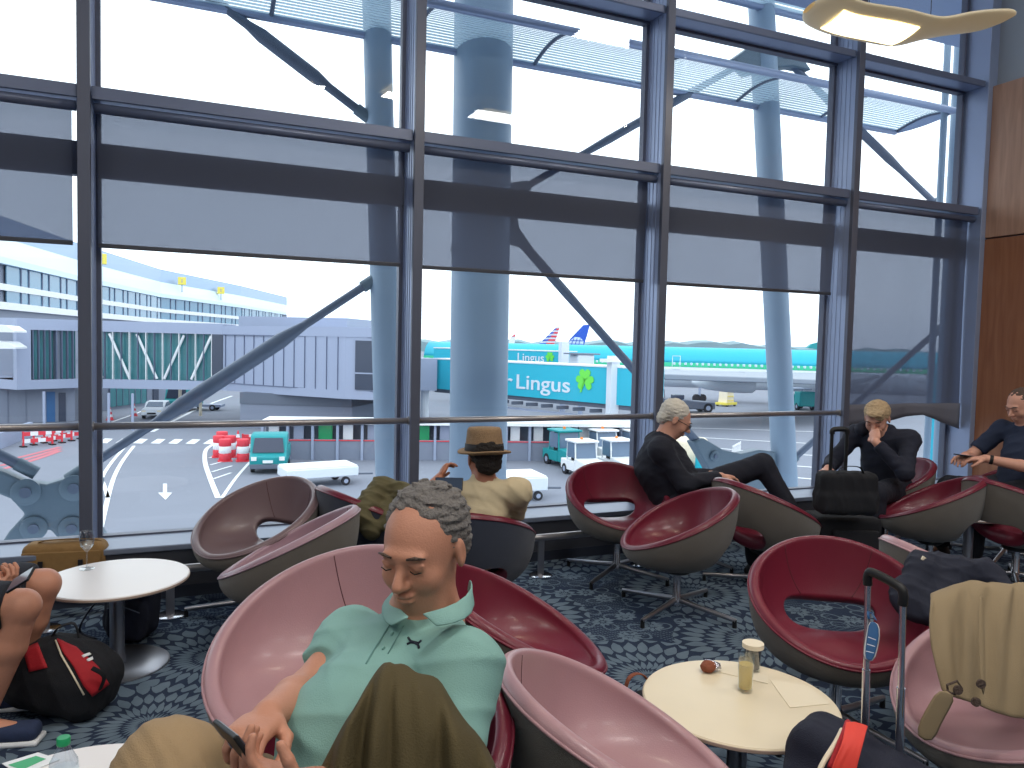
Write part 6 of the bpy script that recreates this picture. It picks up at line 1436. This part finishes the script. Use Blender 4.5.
# tail of a further aircraft
def fin(label, pts, dpt, m, name='aircraft_tail'):
    P_ = [dp(x, y, dpt) for x, y in pts]; vdir = Vector((math.sin(YAW), math.cos(YAW), 0))
    t = thing(name, label, 'aircraft', tuple(P_[0]))
    MB().prism([p-P_[0] for p in P_], vdir*1.0).build('fin', M[m], t); return t, P_[0], vdir
t, o_, vd = fin('blue aircraft tail fin with pale globe lines beyond the jet bridge', [(564, 348), (572, 337), (583.5, 325), (590, 324.5), (587, 336), (583, 348)], 230, 'blue')
def dec(pts, m, nm, push=1.0): MB().prism([dp(x, y, 230)-o_-vd*.2*push for x, y in pts], vd*.1).build(nm, M[m], t)
dec([(564, 348), (569, 341), (575, 337), (580, 337.5), (583.5, 341), (583, 348)], 'roofl', 'globe')
for k in range(4): dec([(565.5+k*4, 348), (566.2+k*4, 348), (571+k*3.2, 338.2), (570.4+k*3.2, 338.2)], 'blue', 'globe_line', 2)
for k in range(2): dec([(566+k*3, 344-k*3.4), (583.5, 344.5-k*3.4), (583.5, 343.9-k*3.4), (566.4+k*3, 343.4-k*3.4)], 'blue', 'globe_line', 2)
t, o_, vd = fin('white aircraft tail fin with red and blue stripes beyond the jet bridge', [(535, 348), (546, 337), (556, 327), (560, 326.5), (557, 337), (553, 348)], 260, 'wplane')
def dec2(pts, m, nm): MB().prism([dp(x, y, 260)-o_-vd*.2 for x, y in pts], vd*.1).build(nm, M[m], t)
for k in range(5):
    y = 329+k*3.6; xl = 555-(y-327)*1.03; xr = 559.6-(y-327)*.33; xm = xl+(xr-xl)*.45
    dec2([(xl, y+1.4), (xm, y+1.0), (xm+1.2, y-.7), (xl+1.6, y-.3)], 'blue', 'blue_stripe'); dec2([(xm, y+1.0), (xr, y+1.2), (xr+.3, y-.6), (xm+1.2, y-.7)], 'redp', 'red_stripe')
t, o_, vd = fin('small distant aircraft tail with a red tip right of the thick column', [(508, 344), (511, 337), (515.5, 333.5), (514.5, 344)], 300, 'wplane')
MB().prism([dp(x, y, 300)-o_-vd*.2 for x, y in [(511.5, 336.8), (515.2, 336.2), (515.5, 333.5)]], vd*.1).build('red_tip', M['redp'], t)
t, o_, vd = fin('dark teal aircraft tail fin at the right end of the fuselage', [(807, 348), (812, 344), (818, 342.5), (826, 342), (826, 350)], 135, 'teald')
# ground equipment near the wing
ls = thing('cargo_loader', 'small pale yellow stair truck under the wing', 'vehicle', (G(726, 406).x, G(726, 406).y, GZ), R(20))
MB().prism([(-.9, -.6, .4), (-.6, -.6, 3.0), (.5, -.6, 3.0), (.9, -.6, .4)], (0, 1.2, 0)).build('mast', M['paper'], ls)
for k in range(4): MB().b(-.7, .7, -.68, -.6, .7+k*.55, .8+k*.55).build('rung', M['yellow'], ls)
MB().b(-1.3, 1.3, -.8, .8, .2, .5).build('chassis', M['yellow'], ls)
for x in (-.9, .9):
    for y in (-.7, .7): wheel(ls, x, y, .25, .15)
tk = thing('hydrant_truck', 'teal service truck right of the leaning column', 'vehicle', (G(799, 409).x, G(799, 409).y, GZ), R(70))
MB().b(-2.6, -.9, -1.1, 1.1, .5, 2.3).build('cab', M['teald'], tk, bevel=.12); MB().b(-.8, 2.8, -1.1, 1.1, .7, 1.7).build('load_bed', M['teald'], tk, bevel=.05); MB().b(-.8, 2.8, -1.2, 1.2, 2.5, 2.62).build('platform', M['clad'], tk)
for x in (-.7, 2.7): MB().tube([(x, 0, 1.7), (x, 0, 2.5)], .1, 8).build('lift_post', M['clad'], tk)
for x in (-1.7, 1.7):
    for y in (-.95, .95): wheel(tk, x, y, .45, .3)
tg = thing('pushback_tug', 'low dark tow tractor behind the white-haired man', 'vehicle', (G(690, 412).x, G(690, 412).y, GZ), R(-12))
MB().prism([(-2.6, -1.1, .4), (-2.6, -1.1, 1.2), (-1.0, -1.1, 1.5), (.2, -1.1, 1.35), (2.6, -1.1, 1.2), (2.6, -1.1, .4)], (0, 2.2, 0)).build('body', M['clad3'], tg, bevel=.12, smooth='auto')
MB().b(-2.2, -1.0, -.6, .6, 1.3, 2.0).build('cab', M['dglass'], tg, bevel=.08); MB().tube([(-2.7, .9, 1.0), (-2.9, .9, 2.6)], .05, 6).build('mast', M['clad3'], tg)
for x in (-1.7, 1.7):
    for y in (-1, 1): wheel(tg, x, y, .55, .3)
fb = thing('safety_fence', 'short white slatted safety fence beyond the cast node at right', 'fence', (G(736, 462).x, G(736, 462).y, GZ), R(40))
for z in (.3, 1.1): MB().b(-1.4, 1.4, -.03, .03, z-.04, z+.04).build('rail', M['white'], fb)
for k in range(7): MB().b(-1.4+k*.45, -1.3+k*.45, -.03, .03, 0, 1.2).build('slat', M['white'], fb)
bb = thing('covered_pallet', 'pale yellow netted cargo pallet beyond the white-haired man', 'cargo', (G(689, 466).x, G(689, 466).y, GZ), R(10))
MB().box((0, 0, .95), (1.0, .8, .85)).build('netted_load', M['paper'], bb, bevel=.35, smooth=True, segs=4); MB().b(-1.1, 1.1, -.9, .9, 0, .14).build('pallet', M['clad3'], bb)
br_ = tag(MB().lathe((0, 0, 0), [(.001, 0), (.3, 0), (.3, .95), (.001, .97)], 20).build('barrel', M['teal'], None, smooth='auto'), 'teal barrel beside the netted pallet', 'barrel'); p = G(700, 470); br_.location = (p.x, p.y, GZ)
# far trees and hedges on the horizon
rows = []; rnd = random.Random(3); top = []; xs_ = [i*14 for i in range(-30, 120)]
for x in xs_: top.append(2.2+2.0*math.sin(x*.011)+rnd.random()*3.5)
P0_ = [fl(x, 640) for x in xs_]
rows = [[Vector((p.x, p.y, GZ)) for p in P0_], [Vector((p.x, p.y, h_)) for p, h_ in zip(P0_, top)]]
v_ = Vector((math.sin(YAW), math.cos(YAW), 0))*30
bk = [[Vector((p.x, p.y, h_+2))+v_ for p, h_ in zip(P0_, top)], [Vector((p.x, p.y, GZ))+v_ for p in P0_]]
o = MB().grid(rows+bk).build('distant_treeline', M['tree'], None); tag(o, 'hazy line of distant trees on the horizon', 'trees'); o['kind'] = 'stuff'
# teal and white objects seen below the crooked blind
q = wy(943, 440, 9.5); o = MB().b(q.x-.07, q.x+.10, 9.5, 9.7, -3, 1.4).build('teal_panel', M['liver']); tag(o, 'narrow teal panel outside below the crooked blind', 'panel')
q = wy(953, 440, 8.6); pole('white round post outside below the crooked blind', (q.x, 8.6, -5.7), (q.x, 8.6, 1.6), .1, 'wplane')
# ------------------------------------------------------------------ light
W = bpy.data.worlds.new('overcast'); SC.world = W; W.use_nodes = True; nt = W.node_tree; bg = nt.nodes['Background']
tc = nt.nodes.new('ShaderNodeTexCoord'); sp = nt.nodes.new('ShaderNodeSeparateXYZ'); nt.links.new(tc.outputs['Generated'], sp.inputs[0])
rp = nt.nodes.new('ShaderNodeValToRGB'); rp.color_ramp.elements[0].position = .47; rp.color_ramp.elements[0].color = (.55, .62, .72, 1)
rp.color_ramp.elements[1].position = .53; rp.color_ramp.elements[1].color = (.93, .97, 1.0, 1)
mr = nt.nodes.new('ShaderNodeMapRange'); mr.inputs[1].default_value = -1; mr.inputs[2].default_value = 1; nt.links.new(sp.outputs[2], mr.inputs[0])
nt.links.new(mr.outputs[0], rp.inputs[0]); nt.links.new(rp.outputs[0], bg.inputs[0]); bg.inputs[1].default_value = 2.4
def area(name, loc, rot, sx, sy, e, col=(1, 1, 1)):
    L = bpy.data.lights.new(name, 'AREA'); L.shape = 'RECTANGLE'; L.size = sx; L.size_y = sy; L.energy = e; L.color = col
    o = bpy.data.objects.new(name, L); COL.objects.link(o); o.location = loc; o.rotation_euler = rot; return o
# unseen fill lights added under the ceiling to brighten the lounge
for x in (-3.5, 1.5, 6.0):
    for y in (-4.0, .5):
        t = tag(MB().b(x-.6, x+.6, y-.15, y+.15, 6.14, 6.2).build('fill_panel', M['lampe']), 'added unseen fill light panel high above the lounge', 'lamp', 'added fill lights')
        area('fill_panel_light', (x, y, 6.1), (0, 0, 0), 1.6, .6, 95, (1, .97, .93))
